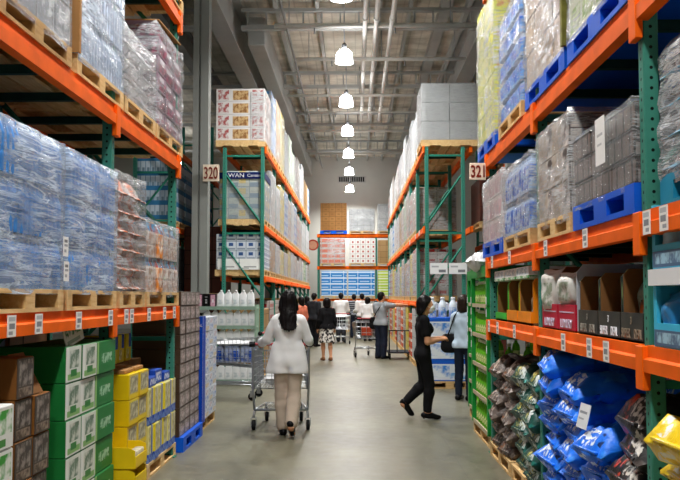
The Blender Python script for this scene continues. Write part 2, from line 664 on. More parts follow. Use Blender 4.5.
def wrap_mesh(w, d, z0, z1, seed, lump=0.0, nl=5, amp=0.010, lean=0.0, top_drop=0.0):
    """film pulled round a load of w x d between z0 and z1, local front at y=0, sagging and creased"""
    rnd = random.Random(seed)
    mb = MB()
    nx, ny = 18, 12
    per = []
    for i in range(nx):
        per.append((-w / 2 + w * i / nx, 0, 0, -1))
    for i in range(ny):
        per.append((w / 2, d * i / ny, 1, 0))
    for i in range(nx):
        per.append((w / 2 - w * i / nx, d, 0, 1))
    for i in range(ny):
        per.append((-w / 2, d - d * i / ny, -1, 0))
    n = len(per)
    nz = max(8, int((z1 - z0) / 0.055))
    off = Vector((seed * 3.1, seed * 1.7, seed * 0.9))
    vs = []
    for k in range(nz + 1):
        f = k / nz
        z = z0 + (z1 - z0) * f
        for (x, y, nx_, ny_) in per:
            q = Vector((x * 5, y * 5, z * 5)) + off
            dn = mnoise.noise(q) * amp * 0.9 + mnoise.noise(Vector((x * 3 + y * 3, z * 22 + (x + y) * 6, 0)) + off) * amp * 0.6
            if lump:
                dn += lump * (abs(math.sin(PI * nl * f)) - 0.6) + lump * 0.8 * mnoise.noise(Vector((x * 7, y * 7, math.floor(nl * f) * 3.3)) + off)
            zz = z
            if f > 0.93:
                dn -= 0.012
            # corner rounding
            cx = min(abs(abs(x) - w / 2), 1)
            if top_drop:
                zz = z - top_drop * f * (0.5 + x / w)
            vs.append((x + nx_ * dn + lean * f, y + ny_ * dn, zz))
    fs = []
    for k in range(nz):
        for i in range(n):
            fs.append([k * n + i, k * n + (i + 1) % n, (k + 1) * n + (i + 1) % n, (k + 1) * n + i])
    # closed top in two shrinking rings
    base = nz * n
    for sc, up in ((0.8, 0.006), (0.4, 0.0)):
        st = len(vs)
        for i, (x, y, a, b) in enumerate(per):
            px, py, pz = vs[base + i]
            q = Vector((px * 6, py * 6, sc)) + off
            vs.append((px * sc + lean * (1 - sc), (py - d / 2) * sc + d / 2, pz + up + 0.02 * mnoise.noise(q)))
        for i in range(n):
            a0 = base + i if st == base + n else st - n + i
            a1 = base + (i + 1) % n if st == base + n else st - n + (i + 1) % n
            fs.append([a0, a1, st + (i + 1) % n, st + i])
    st = len(vs) - n
    vs.append((lean, d / 2, vs[st][2]))
    for i in range(n):
        fs.append([st + i, st + (i + 1) % n, len(vs) - 1])
    mb.add(vs, fs, 0, True)
    return mb


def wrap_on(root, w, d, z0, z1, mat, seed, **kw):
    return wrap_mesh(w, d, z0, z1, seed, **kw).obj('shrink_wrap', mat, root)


def case_mesh(name, w, d, h, mats, c=0.005, **kw):
    key = ('case', name, round(w, 3), round(d, 3), round(h, 3), tuple(m.name for m in mats), tuple(sorted(kw.items())))
    if key not in _cache:
        mb = MB()
        mb.box(-w / 2, w / 2, 0, d, 0, h, 0, c, **kw)
        _cache[key] = mb.mesh(name, mats)
    return _cache[key]


def cases(root, name, w, d, z0, z1, nx, ny, nz, mats, jitter=0.006, seed=1, gap=0.006, **kw):
    """outer cartons of a tight stack, each its own piece"""
    rnd = random.Random(seed)
    cw, cd, ch = w / nx, d / ny, (z1 - z0) / nz
    me = case_mesh(name, cw - gap, cd - gap, ch - gap * 0.6, mats, **kw)
    for k in range(nz):
        for i in range(nx):
            for j in range(ny):
                if j == 0 or i in (0, nx - 1) and j < ny or k == nz - 1:
                    if j > 0 and 0 < i < nx - 1 and k < nz - 1:
                        continue
                    link(name, me, root, (-w / 2 + cw * (i + 0.5) + rnd.uniform(-jitter, jitter) * 0.5, cd * j + gap / 2 + rnd.uniform(-jitter, jitter) * (0.6 if j else 1) + jitter, z0 + ch * k))


def scallop_mesh(name, w, d, h, n, nd, mats, neck=True):
    """film-bound pack of bottles: a scalloped outline that narrows at the necks"""
    key = ('scal', name, round(w, 3), round(d, 3), round(h, 3), n, nd, tuple(m.name for m in mats))
    if key in _cache:
        return _cache[key]
    def outline(k):
        o = []
        r = w / n / 2 * k
        for i in range(n):
            cx = -w / 2 + w * (i + 0.5) / n
            for a in (-60, -20, 20, 60):
                t = math.radians(a)
                o.append((cx + r * 1.1 * math.sin(t), w / n / 2 * (1 - k) + r * (1 - math.cos(t))))
        m = nd
        for i in range(m):
            cy = d * (i + 0.5) / m
            for a in (-60, -20, 20, 60):
                t = math.radians(a)
                rr = d / m / 2 * k
                o.append((w / 2 - d / m / 2 * (1 - k) - rr * (1 - math.cos(t)), cy + rr * 1.1 * math.sin(t)))
        o.append((w / 2 - 0.02, d))
        o.append((-w / 2 + 0.02, d))
        for i in range(m):
            cy = d - d * (i + 0.5) / m
            for a in (-60, -20, 20, 60):
                t = math.radians(a)
                rr = d / m / 2 * k
                o.append((-w / 2 + d / m / 2 * (1 - k) + rr * (1 - math.cos(t)), cy - rr * 1.1 * math.sin(t)))
        return o
    ks = [(0, 0.97), (0.04, 1.0), (0.3, 1.0), (0.36, 0.93), (0.42, 1.0), (0.68, 1.0), (0.82, 0.7), (0.9, 0.42), (0.985, 0.42), (1.0, 0.40)] if neck else [(0, 0.97), (0.05, 1), (0.95, 1), (1, 0.95)]
    mb = MB()
    vs = []
    for zf, k in ks:
        vs += [(x, y, zf * h) for x, y in outline(k)]
    m = len(outline(1))
    fs = []
    for a in range(len(ks) - 1):
        for i in range(m):
            fs.append([a * m + i, a * m + (i + 1) % m, (a + 1) * m + (i + 1) % m, (a + 1) * m + i])
    fs.append(list(range(m))[::-1])
    fs.append([(len(ks) - 1) * m + i for i in range(m)])
    mb.add(vs, fs, 0, False)
    _cache[key] = mb.mesh(name, mats)
    return _cache[key]


def packs(root, name, w, d, z0, z1, nx, ny, nz, per, mats, seed=1, neck=True):
    rnd = random.Random(seed)
    cw, cd, ch = w / nx, d / ny, (z1 - z0) / nz
    me = scallop_mesh(name, cw - 0.006, cd - 0.006, ch - 0.004, per, 3, mats, neck)
    for k in range(nz):
        for i in range(nx):
            for j in range(ny):
                if j == 0 or i in (0, nx - 1) or k == nz - 1:
                    link(name, me, root, (-w / 2 + cw * (i + 0.5) + rnd.uniform(-.004, .004), cd * j + rnd.uniform(0, .01), z0 + ch * k))


def bag_mesh(name, W, L, T, seed, mats, sag=0.25, seam=0.05, nu=18, nv=22, wr=0.012):
    """filled sack lying on its broad side: x = width, y = length (0..L), z = thickness from 0; flat crimped ends"""
    off = Vector((seed * 5.3, seed * 2.1, seed * 7.7))
    mb = MB()
    vs = []
    for side in (1, -1):
        for j in range(nv + 1):
            v = j / nv
            for i in range(nu + 1):
                u = i / nu
                a = 2 * u - 1
                b = 2 * v - 1
                bl = 1 - seam * 2 / L
                bb = min(1.0, abs(b) / bl)
                pu = max(0.0, 1 - abs(a) ** 4.0) ** 0.5
                pv = max(0.0, 1 - bb ** 7.0) ** 0.5
                th = T / 2 * pu * pv
                x = a * W / 2 * (1 - 0.07 * (1 - abs(b)) * 0 - 0.06 * pv * abs(a))
                y = L * v
                mid = T * 0.45 - sag * T * (abs(b) ** 2.2)
                nz = mnoise.noise(Vector((x * 9, y * 9, side * 2.0)) + off)
                n2 = mnoise.noise(Vector((x * 28 + y * 10, y * 12, side)) + off)
                z = mid + side * (th + 0.003) + (nz * wr * 1.6 + n2 * wr * 0.7) * (0.35 + pu * pv)
                y += mnoise.noise(Vector((x * 7, 0, 9 + b)) + off) * 0.018 * abs(b)
                vs.append((x, y, z))
    W1 = nu + 1
    N = (nv + 1) * W1
    fs = []
    ms = []
    for j in range(nv):
        for i in range(nu):
            fs.append([j * W1 + i, j * W1 + i + 1, (j + 1) * W1 + i + 1, (j + 1) * W1 + i])
            fs.append([N + j * W1 + i, N + (j + 1) * W1 + i, N + (j + 1) * W1 + i + 1, N + j * W1 + i + 1])
    rim = [i for i in range(W1)] + [j * W1 + nu for j in range(1, nv + 1)] + [nv * W1 + i for i in range(nu - 1, -1, -1)] + [j * W1 for j in range(nv - 1, 0, -1)]
    for a, b in zip(rim, rim[1:] + rim[:1]):
        fs.append([b, a, N + a, N + b])
    mb.add(vs, fs, 0, True)
    return mb.mesh(name, mats)


def rz_of(side):
    return {1: -PI / 2, -1: PI / 2, 0: 0.0}[side]


def load_at(label, X, side, y0, y1, z, pallet='wood', d=1.0, group=None, name='pallet_load', cat='pallet of goods', back=0.0):
    """a laden pallet whose front stands at X in a rack; returns (root, width, floor of the goods)"""
    w = abs(y1 - y0)
    loc = (X + side * (back if abs(y0 - y1) < 0.01 else back - (0.02 if (y0 + y1) < 20 and abs(X) < 2 else 0.0)), (y0 + y1) / 2, z) if side else (X, y0, z)
    root = thing(name, label, cat, loc, rz_of(side), group)
    link('pallet', pallet_mesh(w, d, pallet), root)
    return root, w, pal_h(pallet)


# ------------------------------------------------------------------ racks
def rack(name, label, X, s, ys, depth, levels, top, near=False, tags=(), group=None, conn=True, bars=3, skip=()):
    root = thing(name, label, 'storage rack', (X, ys[0], 0), 0, group)
    pk = ('post', round(top, 2))
    if pk not in _cache:
        mb = MB()
        mb.box(-0.038, 0.038, -0.038, 0.038, 0, top, 0, 0.006)
        _cache[pk] = mb.mesh('upright_post', GREEN)
    fk = 'foot'
    if fk not in _cache:
        mb = MB()
        mb.box(-0.065, 0.065, -0.06, 0.06, 0, 0.012, 0, 0.002)
        _cache[fk] = mb.mesh('foot_plate', GREENB)
    xf, xb = s * 0.045, s * (depth - 0.045)
    for Y in ys:
        y = Y - ys[0]
        for x in (xf, xb):
            p = link('upright_post', _cache[pk], root, (x, y, 0))
            if near:
                link('foot_plate', _cache[fk], p, (0, 0, 0))
        zs = [0.2]
        while zs[-1] + 1.0 < top:
            zs.append(zs[-1] + 0.98)
        if not near and top < 4.8:
            for z in (0.2, 2.88, 4.45):
                key = ('bar', round(depth, 2), s)
                if key not in _cache:
                    mb = MB()
                    mb.box(min(xf, xb), max(xf, xb), -0.018, 0.018, -0.02, 0.02, 0)
                    _cache[key] = mb.mesh('frame_strut', GREENB)
                link('frame_strut', _cache[key], root, (0, y, z))
            for z in (0.3, 1.6, 3.05):
                key = ('diagb', round(depth, 2), s)
                if key not in _cache:
                    mb = MB()
                    mb.tube([(xf, 0, 0), (xb, 0, 1.05)], 0.021, 4, smooth=False)
                    _cache[key] = mb.mesh('frame_brace', GREENB)
                link('frame_brace', _cache[key], root, (0, y, z))
            zs = []
        for k, z in enumerate(zs):
            key = ('bar', round(depth, 2), s)
            if key not in _cache:
                mb = MB()
                mb.box(min(xf, xb), max(xf, xb), -0.018, 0.018, -0.02, 0.02, 0)
                _cache[key] = mb.mesh('frame_strut', GREENB)
            link('frame_strut', _cache[key], root, (0, y, z))
            if k + 1 < len(zs):
                up = k % 2 == 0
                key = ('diag', round(depth, 2), s, up)
                if key not in _cache:
                    mb = MB()
                    a = (xf, 0, 0.02) if up else (xb, 0, 0.02)
                    b = (xb, 0, 0.96) if up else (xf, 0, 0.96)
                    mb.tube([a, b], 0.021, 4, smooth=False)
                    _cache[key] = mb.mesh('frame_brace', GREENB)
                link('frame_brace', _cache[key], root, (0, y, z))
    for li, (zt, bh) in enumerate(levels):
        for bi, (ya, yb) in enumerate(zip(ys, ys[1:])):
            if (li, bi) in skip:
                continue
            Lb = yb - ya - 0.076
            key = ('beam', round(Lb, 3), round(bh, 3), s)
            if key not in _cache:
                pr = [(-0.03, 0), (0.035, 0), (0.035, bh), (-0.008, bh), (-0.008, bh * 0.56), (-0.03, bh * 0.48)]
                pr = [(s * a, b) for a, b in pr]
                if s > 0:
                    pr = pr[::-1]
                mb = MB()
                mb.prism(pr, 'y', 0, Lb, 0)
                _cache[key] = mb.mesh('beam', ORANGE)
            b = link('beam', _cache[key], root, (0, ya - ys[0] + 0.038, zt - bh))
            m2 = ('beamb', round(Lb, 3), round(bh, 3), s)
            if m2 not in _cache:
                mb = MB()
                xa, xc = s * (depth - 0.035), s * (depth + 0.03)
                mb.box(min(xa, xc), max(xa, xc), 0, Lb, 0, bh, 0, 0.004)
                _cache[m2] = mb.mesh('beam', ORANGE)
            link('beam', _cache[m2], root, (0, ya - ys[0] + 0.038, zt - bh))
            for q in range(bars):
                key = ('xbar', round(depth, 2), s)
                if key not in _cache:
                    mb = MB()
                    xa, xc = s * 0.036, s * (depth - 0.036)
                    mb.box(min(xa, xc), max(xa, xc), -0.025, 0.025, -0.06, -0.002, 0)
                    _cache[key] = mb.mesh('crossbar', DKBAR)
                link('crossbar', _cache[key], root, (0, ya - ys[0] + Lb * (q + 0.5) / bars + 0.038, zt))
        if conn:
            for Y in ys:
                key = ('conn', s, near, round(bh, 3))
                if key not in _cache:
                    mb = MB()
                    xa, xc = s * -0.034, s * 0.004
                    mb.box(min(xa, xc), max(xa, xc), -0.055, 0.055, -bh - (0.09 if near else 0.03), -0.004, 0, 0.004)
                    _cache[key] = mb.mesh('beam_connector', ORANGE)
                link('beam_connector', _cache[key], root, (0, Y - ys[0], zt))
    for (zt, bh, Y, wd) in tags:
        mb = MB()
        xa, xc = s * -0.036, s * -0.031
        mb.box(min(xa, xc), max(xa, xc), -wd / 2, wd / 2, -bh * 0.98, -bh * 0.08, 0)
        link('price_tag', mb.mesh('price_tag', art('price_paper_side', '#e4e4e0', [(0.1, 0.72, 0.9, 0.92, '#b4b6b9'), (0.15, 0.36, 0.85, 0.62, '#85878c'), (0.1, 0.1, 0.6, 0.26, '#96989c')], 0.6, axis='yz')), root, (0, Y - ys[0], zt))
    return root


XL, XR = -1.82, 1.40
# ------------------------------------------------------------------ shell of the hall
def concrete():
    t = NT('polished_concrete')
    co = t.coord()
    n1 = t.noise(t.mapping(co, (0.5, 0.35, 1)), 1.2, 6, 0.6)
    n2 = t.noise(co, 7, 5, 0.6)
    n3 = t.noise(t.mapping(co, (2.5, 0.5, 1)), 2.0, 4, 0.6)
    f = t.math('ADD', t.math('MULTIPLY', n1, 0.6), t.math('ADD', t.math('MULTIPLY', n2, 0.2), t.math('MULTIPLY', n3, 0.2)))
    col = t.ramp(f, [(0.38, '#545245'), (0.5, '#6a6756'), (0.62, '#7d7a67')])
    o = t.sep(co)
    jx = t.math('LESS_THAN', t.math('ABSOLUTE', t.math('SUBTRACT', t.math('FRACT', t.math('DIVIDE', t.math('ADD', o[0], 1.1), 4.2)), 0.5)), 0.0012)
    jy = t.math('LESS_THAN', t.math('ABSOLUTE', t.math('SUBTRACT', t.math('FRACT', t.math('DIVIDE', o[1], 4.6)), 0.5)), 0.0012)
    col = t.mix(t.math('MULTIPLY', t.math('MAXIMUM', jx, jy), 0.55), col, rgb('#55534e'))
    ro = t.math('ADD', t.math('MULTIPLY', n2, 0.24), 0.22)
    return t.done(t.bsdf(col, ro, 0, t.bump(n2, 0.03, 0.01), 0.4))


def slab(name, x0, x1, y0, y1, z0, z1, mat, c=0.0):
    mb = MB()
    mb.box(x0, x1, y0, y1, z0, z1, 0, c)
    return struct(mb.obj(name, mat))


HX, YB, ZC = 13.0, 45.2, 8.75
slab('floor', -HX, HX, -8, YB + 0.2, -0.2, 0, concrete())
WALLM = plain('wall_paint', '#c0c1bb', 0.7, var=0.04, scale=1.5)
slab('wall_back', -HX, HX, YB, YB + 0.2, 0, ZC, WALLM)
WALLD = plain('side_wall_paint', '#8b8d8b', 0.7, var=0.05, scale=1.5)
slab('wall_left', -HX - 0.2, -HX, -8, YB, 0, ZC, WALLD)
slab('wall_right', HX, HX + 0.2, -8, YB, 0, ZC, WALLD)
slab('wall_front', -HX, HX, -8.2, -8, 0, ZC, WALLM)


def ceil_mat():
    t = NT('ceiling_deck')
    o = t.sep(t.coord())
    rib = t.math('FRACT', t.math('DIVIDE', o[0], 0.3))
    rm = t.math('LESS_THAN', rib, 0.12)
    n = t.noise(t.mapping(t.coord(), (0.5, 0.9, 1)), 1.3, 6, 0.65)
    col = t.ramp(n, [(0.34, '#a29c8c'), (0.66, '#e6e1d2')])
    h = t.math('PINGPONG', rib, 0.5)
    col = t.mix(t.math('MULTIPLY', rm, 0.25), col, rgb('#7d7a72'))
    return t.done(t.bsdf(col, 0.7, 0, t.bump(h, 0.5, 0.05), 0.3))


slab('ceiling', -HX, HX, -8, YB, ZC, ZC + 0.15, ceil_mat())
BEAMM = plain('girder_grey', '#a9aaa6', 0.55, var=0.07, scale=2)
BEAMD = plain('girder_dark', '#7c7d7b', 0.55, var=0.1, scale=2)
PIPEW = plain('pipe_white', '#dcdcd6', 0.45, var=0.06)
nt = [0]


def trim(mb, mat):
    nt[0] += 1
    return struct(mb.obj('trim_%d' % nt[0], mat))


def ibeam(x, y0, y1, z0, z1, fl=0.24, web=0.03, axis='y'):
    mb = MB()
    h = fl / 2
    w = web / 2
    t = 0.03
    pr = [(x - h, z0), (x + h, z0), (x + h, z0 + t), (x + w, z0 + t), (x + w, z1 - t), (x + h, z1 - t), (x + h, z1), (x - h, z1), (x - h, z1 - t), (x - w, z1 - t), (x - w, z0 + t), (x - h, z0 + t)]
    mb.prism(pr, axis, y0, y1)
    return mb


# girders along the hall, above the columns
trim(ibeam(-2.98, -8, YB, 7.55, ZC, 0.42, 0.05), BEAMM)
trim(ibeam(3.1, -8, YB, 7.75, ZC, 0.42, 0.05), BEAMM)
trim(ibeam(-4.6, -8, YB, 8.1, ZC, 0.3, 0.04), BEAMD)
# boxed duct beside the left girder
mb = MB()
mb.box(-2.62, -2.2, 21.4, YB, 7.75, 8.45, 0, 0.02)
trim(mb, BEAMM)
# cross joists with lattice webs
for k in range(11):
    Y = -3.0 + 6.05 * k if k < 8 else 45
    if Y > 44:
        break
    mb = MB()
    mb.box(-2.75, HX, Y - 0.09, Y + 0.09, 8.06, 8.16, 0)
    mb.box(-2.75, HX, Y - 0.09, Y + 0.09, 8.5, 8.58, 0)
    mb.box(-HX, -3.2, Y - 0.09, Y + 0.09, 8.06, 8.16, 0)
    mb.box(-HX, -3.2, Y - 0.09, Y + 0.09, 8.5, 8.58, 0)
    x = -2.6
    while x < 6:
        mb.box(x - 0.02, x + 0.02, Y - 0.03, Y + 0.03, 8.14, 8.52, 0)
        x += 0.45
    trim(mb, BEAMM)
# purlins along the hall
for i, (x, hw_) in enumerate(((-1.9, 0.05), (-0.9, 0.04), (0.62, 0.04), (1.35, 0.04), (2.2, 0.13), (2.75, 0.05), (4.2, 0.1))):
    mb = MB()
    mb.box(x - hw_, x + hw_, -8, YB, 8.56, ZC, 0)
    trim(mb, BEAMM)

COLM = plain('column_grey', '#8f918e', 0.5, var=0.06, scale=1.5)


def column(x, y, w=0.3):
    mb = MB()
    h = w / 2
    t = 0.018
    mb.box(x - h, x + h, y - h, y - h + 0.02, 0, 7.56, 0)
    return mb


cc = []
for (x, y) in ((-2.98, 17.1), (-2.98, 31.0), (3.1, 17.3)):
    mb = MB()
    h = 0.15
    pr = [(x - h, y - h), (x - 0.035, y - h), (x - 0.035, y - h + 0.05), (x + 0.0, y - h + 0.05), (x, y - h), (x + h, y - h), (x + h, y + h), (x - h, y + h)]
    mb.prism(pr, 'z', 0, 7.56)
    nt[0] += 1
    o = struct(mb.obj('trim_%d' % nt[0], COLM))


def pipe(label, pts, r, mat, group=None, name='sprinkler_pipe', cat='pipe'):
    mb = MB()
    mb.tube(pts, r, 10)
    o = mb.obj(name, mat)
    tag(o, label, cat, group)
    return o


for i, (x, lb) in enumerate(((0.24, 'white service pipe under the roof beside the row of lamps'), (0.5, 'middle one of the three white service pipes under the roof'),
                             (0.86, 'outer white service pipe under the roof, away from the lamps'))):
    p = pipe(lb, [(x, -6, 7.93), (x, 31.5, 7.93)], 0.055, PIPEW, name='service_pipe')
    for k in range(7):
        mb = MB()
        mb.lathe([(0.07, -0.06), (0.07, 0.06)], 12)
        link('pipe_coupling', mb.mesh('pipe_coupling', PIPEW), p, (x, 4.6 * k + 1.5, 7.93), (PI / 2, 0, 0))
pipe('thin dark conduit running along the roof above the left shelves', [(-1.62, 4, 8.0), (-1.62, 44, 8.0)], 0.03, plain('conduit', '#8a8b88', 0.5), name='conduit')
for i, (Y, x0, x1, z, r) in enumerate(((20.6, -1.9, 3.0, 7.98, 0.06), (22.9, -1.55, 3.0, 7.8, 0.05), (27.3, -2.1, 3.0, 7.85, 0.045), (29.6, -1.6, 3.0, 7.8, 0.03), (33.5, -2.1, 3.0, 7.9, 0.05), (38.5, -2.0, 3.0, 7.85, 0.05))):
    p = pipe('white sprinkler pipe crossing the aisle under the roof, %s from the front' % ORD[i], [(x0, Y, z), (x1, Y, z)], r, PIPEW)
    for k in range(3):
        x = x0 + 0.35 + k * 1.9
        mb = MB()
        mb.tube([(x, Y, z + r), (x, Y, ZC)], 0.012, 6)
        link('hanger_rod', mb.mesh('hanger_rod', STEEL), p)
        mb = MB()
        mb.lathe([(0.012, -0.14), (0.03, -0.13), (0.012, -0.1), (0.02, -0.05), (0.02, 0.0)], 8, c=(x + 0.6, Y))
        link('sprinkler_head', mb.mesh('sprinkler_head', STEEL), p, (0, 0, z - r + 0.005))
# vent and small number disc on the far wall
v = at_y(352, 179.5, YB)
t = thing('wall_vent', 'dark louvred vent high on the far wall under the roof', 'vent', (v.x, YB, v.z))
mb = MB()
mb.box(-0.72, 0.72, -0.05, 0, -0.16, 0.16)
mb.obj('vent_frame', plain('vent_frame', '#b5b6b3', 0.6), t)
for k in range(12):
    mb = MB()
    mb.box(-0.66 + k * 0.11, -0.585 + k * 0.11, -0.075, -0.05, -0.12, 0.12)
    mb.obj('louvre', BLACKP, t)

# ------------------------------------------------------------------ lamps
LX = -0.25
GLOW = NT('lamp_diffuser')
GLOW = GLOW.done(GLOW.bsdf(rgb('#ffffff'), 0.4, 0, None, 0.3, '#fdfdff', LAMP_SHADE))
GLOW2 = NT('lamp_diffuser_rim')
GLOW2 = GLOW2.done(GLOW2.bsdf(rgb('#ffffff'), 0.4, 0, None, 0.3, '#fdfdff', 4.0))
lamps = [(-7.3, 7.1), (-2.6, 7.1), (2.1, 7.1), (6.8, 7.1), (11.5, 7.1), (16.2, 7.12), (20.8, 7.14), (25.5, 7.12), (29.9, 7.08), (34.2, 7.0), (39.0, 6.98), (43.4, 6.75)]
lamp_words = {5: 'white bell lamp cut off by the top edge of the view', 6: 'largest white bell lamp fully in view above the aisle', 7: 'second white bell lamp along the aisle after the largest one',
              8: 'third white bell lamp along the aisle after the largest one', 9: 'fourth white bell lamp along the aisle after the largest one', 10: 'second last white bell lamp of the aisle row',
              11: 'last white bell lamp of the row, hanging before the far wall'}
shade_mb = MB()
shade_mb.lathe([(0.06, 0.325), (0.12, 0.305), (0.165, 0.255), (0.195, 0.17), (0.208, 0.08), (0.212, 0.0)], 28)
shade_me = None
for i, (Y, Z) in enumerate(lamps):
    t = thing('high_bay_lamp', lamp_words.get(i, 'white bell lamp of the aisle row, %s one behind the viewer' % ORD[i]), 'lamp', (LX, Y, Z), 0, 'bell lamps over the aisle')
    if shade_me is None:
        mb = MB()
        prof = [(0.06, 0.325), (0.12, 0.305), (0.165, 0.255), (0.195, 0.17), (0.208, 0.08), (0.212, 0.0)]
        n = 28
        vs = []
        for r, z in prof:
            for k in range(n):
                vs.append((r * math.cos(2 * PI * k / n), r * math.sin(2 * PI * k / n), z))
        fs = [[a * n + k, a * n + (k + 1) % n, (a + 1) * n + (k + 1) % n, (a + 1) * n + k] for a in range(len(prof) - 1) for k in range(n)]
        mb.add(vs, fs, 0, True)
        mb.m = [0 if f_[0] < 3 * n else 1 for f_ in mb.f]
        shade_me = mb.mesh('lamp_shade', [GLOW, GLOW2])
        mb = MB()
        mb.lathe([(0.05, 0.325), (0.06, 0.335), (0.06, 0.43), (0.045, 0.46), (0.02, 0.48)], 16)
        ball_me = mb.mesh('ballast_housing', plain('lamp_housing', '#6d6f70', 0.4))
    link('lamp_shade', shade_me, t)
    link('ballast_housing', ball_me, t)
    mb = MB()
    mb.tube([(0, 0, 0.47), (0, 0, ZC - Z)], 0.014, 6)
    mb.obj('hanging_rod', STEEL, t)
    ld = bpy.data.lights.new('lamp_light', 'AREA')
    ld.shape = 'DISK'
    ld.size = 0.36
    ld.energy = LAMP_W * (0.75 if Y < 14 else 1.0)
    ld.color = (1.0, 0.985, 0.95)
    ld.spread = math.radians(150)
    lo = bpy.data.objects.new('lamp_light', ld)
    lo.parent = t
    lo.location = (0, 0, 0.02)
    COL.objects.link(lo)
# unseen lamps added over the neighbouring aisles to light rack backs and ceiling
for sx in (-7.6, 7.4):
    for i, Y in enumerate((1.0, 7.0, 13.0, 19.0, 25.0, 31.0, 38.0)):
        t = thing('high_bay_lamp', 'added unseen lamp over the aisle beyond the %s racks, %s in its row' % ('green left' if sx < 0 else 'green right', ORD[i]), 'lamp', (sx, Y, 7.1), 0, 'added fill lamps over other aisles')
        link('lamp_shade', shade_me, t)
        link('ballast_housing', ball_me, t)
        ld = bpy.data.lights.new('lamp_light', 'AREA')
        ld.shape = 'DISK'
        ld.size = 0.36
        ld.energy = LAMP_W * 0.12
        lo = bpy.data.objects.new('lamp_light', ld)
        lo.parent = t
        lo.location = (0, 0, 0.02)
        COL.objects.link(lo)

w = bpy.data.worlds.new('world')
scene.world = w
w.use_nodes = True
w.node_tree.nodes['Background'].inputs[0].default_value = (0.9, 0.95, 1.0, 1)
w.node_tree.nodes['Background'].inputs[1].default_value = 0.3
# ------------------------------------------------------------------ racks
YLF = [1.9, 4.27, 6.64, 9.01]
YRF = [1.9, 4.34, 6.84, 9.30]
LL = [(1.515, 0.125), (3.05, 0.15), (4.55, 0.15)]
RL = [(1.37, 0.125), (2.015, 0.125), (3.10, 0.15), (4.96, 0.15)]
tagsL = [(1.515, 0.125, y, 0.11) for y in (4.62, 5.02, 5.75, 6.5, 6.95, 7.12, 7.72, 8.35, 8.8)] 
tagsR = [(1.37, 0.125, y, 0.1) for y in (4.9, 5.25, 5.9, 7.7, 8.6, 9.15)] + [(2.015, 0.125, y, 0.1) for y in (3.95, 4.18, 5.3, 6.4, 7.9, 8.9)]
rack('pallet_rack', 'tall orange and green storage rack holding blue wrapped water, at the left of the aisle', XL, -1, YLF, 0.95, LL, 6.2, True, tagsL, 'storage racks')
rack('pallet_rack', 'tall orange and green storage rack with the blue sacks, right of the aisle', XR, 1, YRF, 0.95, RL, 6.2, True, tagsR, 'storage racks')
rack('pallet_rack', 'dark storage rack behind the wrapped water rack, glimpsed between its beams', XL - 1.25, -1, YLF, 0.95, LL, 5.2, False, (), 'storage racks')
rack('pallet_rack', 'dark storage rack behind the blue bag rack, glimpsed between its beams', XR + 1.25, 1, YRF, 0.95, [(1.37, 0.12), (3.1, 0.15)], 5.2, False, (), 'storage racks')
Y20 = [17.85 + 2.5 * i for i in range(8)]
Y21 = [17.85 + 2.5 * i for i in range(9)]
rack('pallet_rack', 'long storage rack full of white loads past the 320 sign', XL, -1, Y20, 0.86, [(2.02, 0.1), (3.04, 0.11), (4.64, 0.12)], 4.62, False, (), 'storage racks', bars=1)
RACK321 = rack('pallet_rack', 'long storage rack with bare green uprights past the 321 sign', XR, 1, Y21, 0.82, [(1.5, 0.1), (3.02, 0.12), (4.64, 0.12)], 4.62, False,
     [(3.02, 0.12, 18.9, 0.3), (3.02, 0.12, 20.1, 0.22), (3.02, 0.12, 22.2, 0.3)], 'storage racks', bars=1)
rack('pallet_rack', 'storage rack back to back with the 320 rack, seen through the blue water rack', -3.66, -1, Y20[:4], 0.84, [(1.5, 0.1), (3.04, 0.12), (4.64, 0.12)], 6.0, False, (), 'storage racks', bars=1)
# rack across the far end of the aisle, turned to face it
rk = rack('pallet_rack', 'wide orange beamed rack against the far wall facing down the aisle', 0, 1, [0, 2.72, 5.44], 1.0, [(1.52, 0.11), (3.04, 0.13), (4.55, 0.13)], 4.5, False, (), 'storage racks', bars=2)
rk.location = (-1.72, 41.6, 0)
rk.rotation_euler = (0, 0, PI / 2)
rk.scale = (1, -1, 1)

# ------------------------------------------------------------------ near left loads
GRP_L3 = None
SILV = cases_mat('silver_cases', '#727c83', '#8a9399', '#3f464a', 0.3, 0.24, blot=('#c5cbd0', 6))
CLEARW = plain('clear_water', '#a9b9cf', 0.3, var=0.25, scale=18, spec=0.2)
BLUEW = plain('blue_water', '#3f86d0', 0.35, var=0.3, scale=5, spec=0.2)
BLUEC = plain('blue_pack', '#2f69b4', 0.35, var=0.3, scale=9)
MAGC = art('magenta_case', '#8d7482', [(0.03, 0.1, 0.97, 0.62, '#98104a', '#4a0c2a', 14), (0.25, 0.62, 0.75, 0.9, '#c9bfc6')], 0.35)
MAGC2 = art('magenta_case_end', '#86707c', [(0.05, 0.08, 0.95, 0.66, '#98104a', '#400c28', 16)], 0.35, axis='yz')
BAGW = plain('white_bag', '#dcdde0', 0.3, var=0.12, scale=9, bump=0.2)
BAGO = art('orange_white_bag', '#d8d3cf', [(0.1, 0.05, 0.5, 0.95, '#d5672a', '#d9d2cc', 9), (0.55, 0.1, 0.9, 0.9, '#c9c3c0', '#8a4a2c', 12)], 0.35)

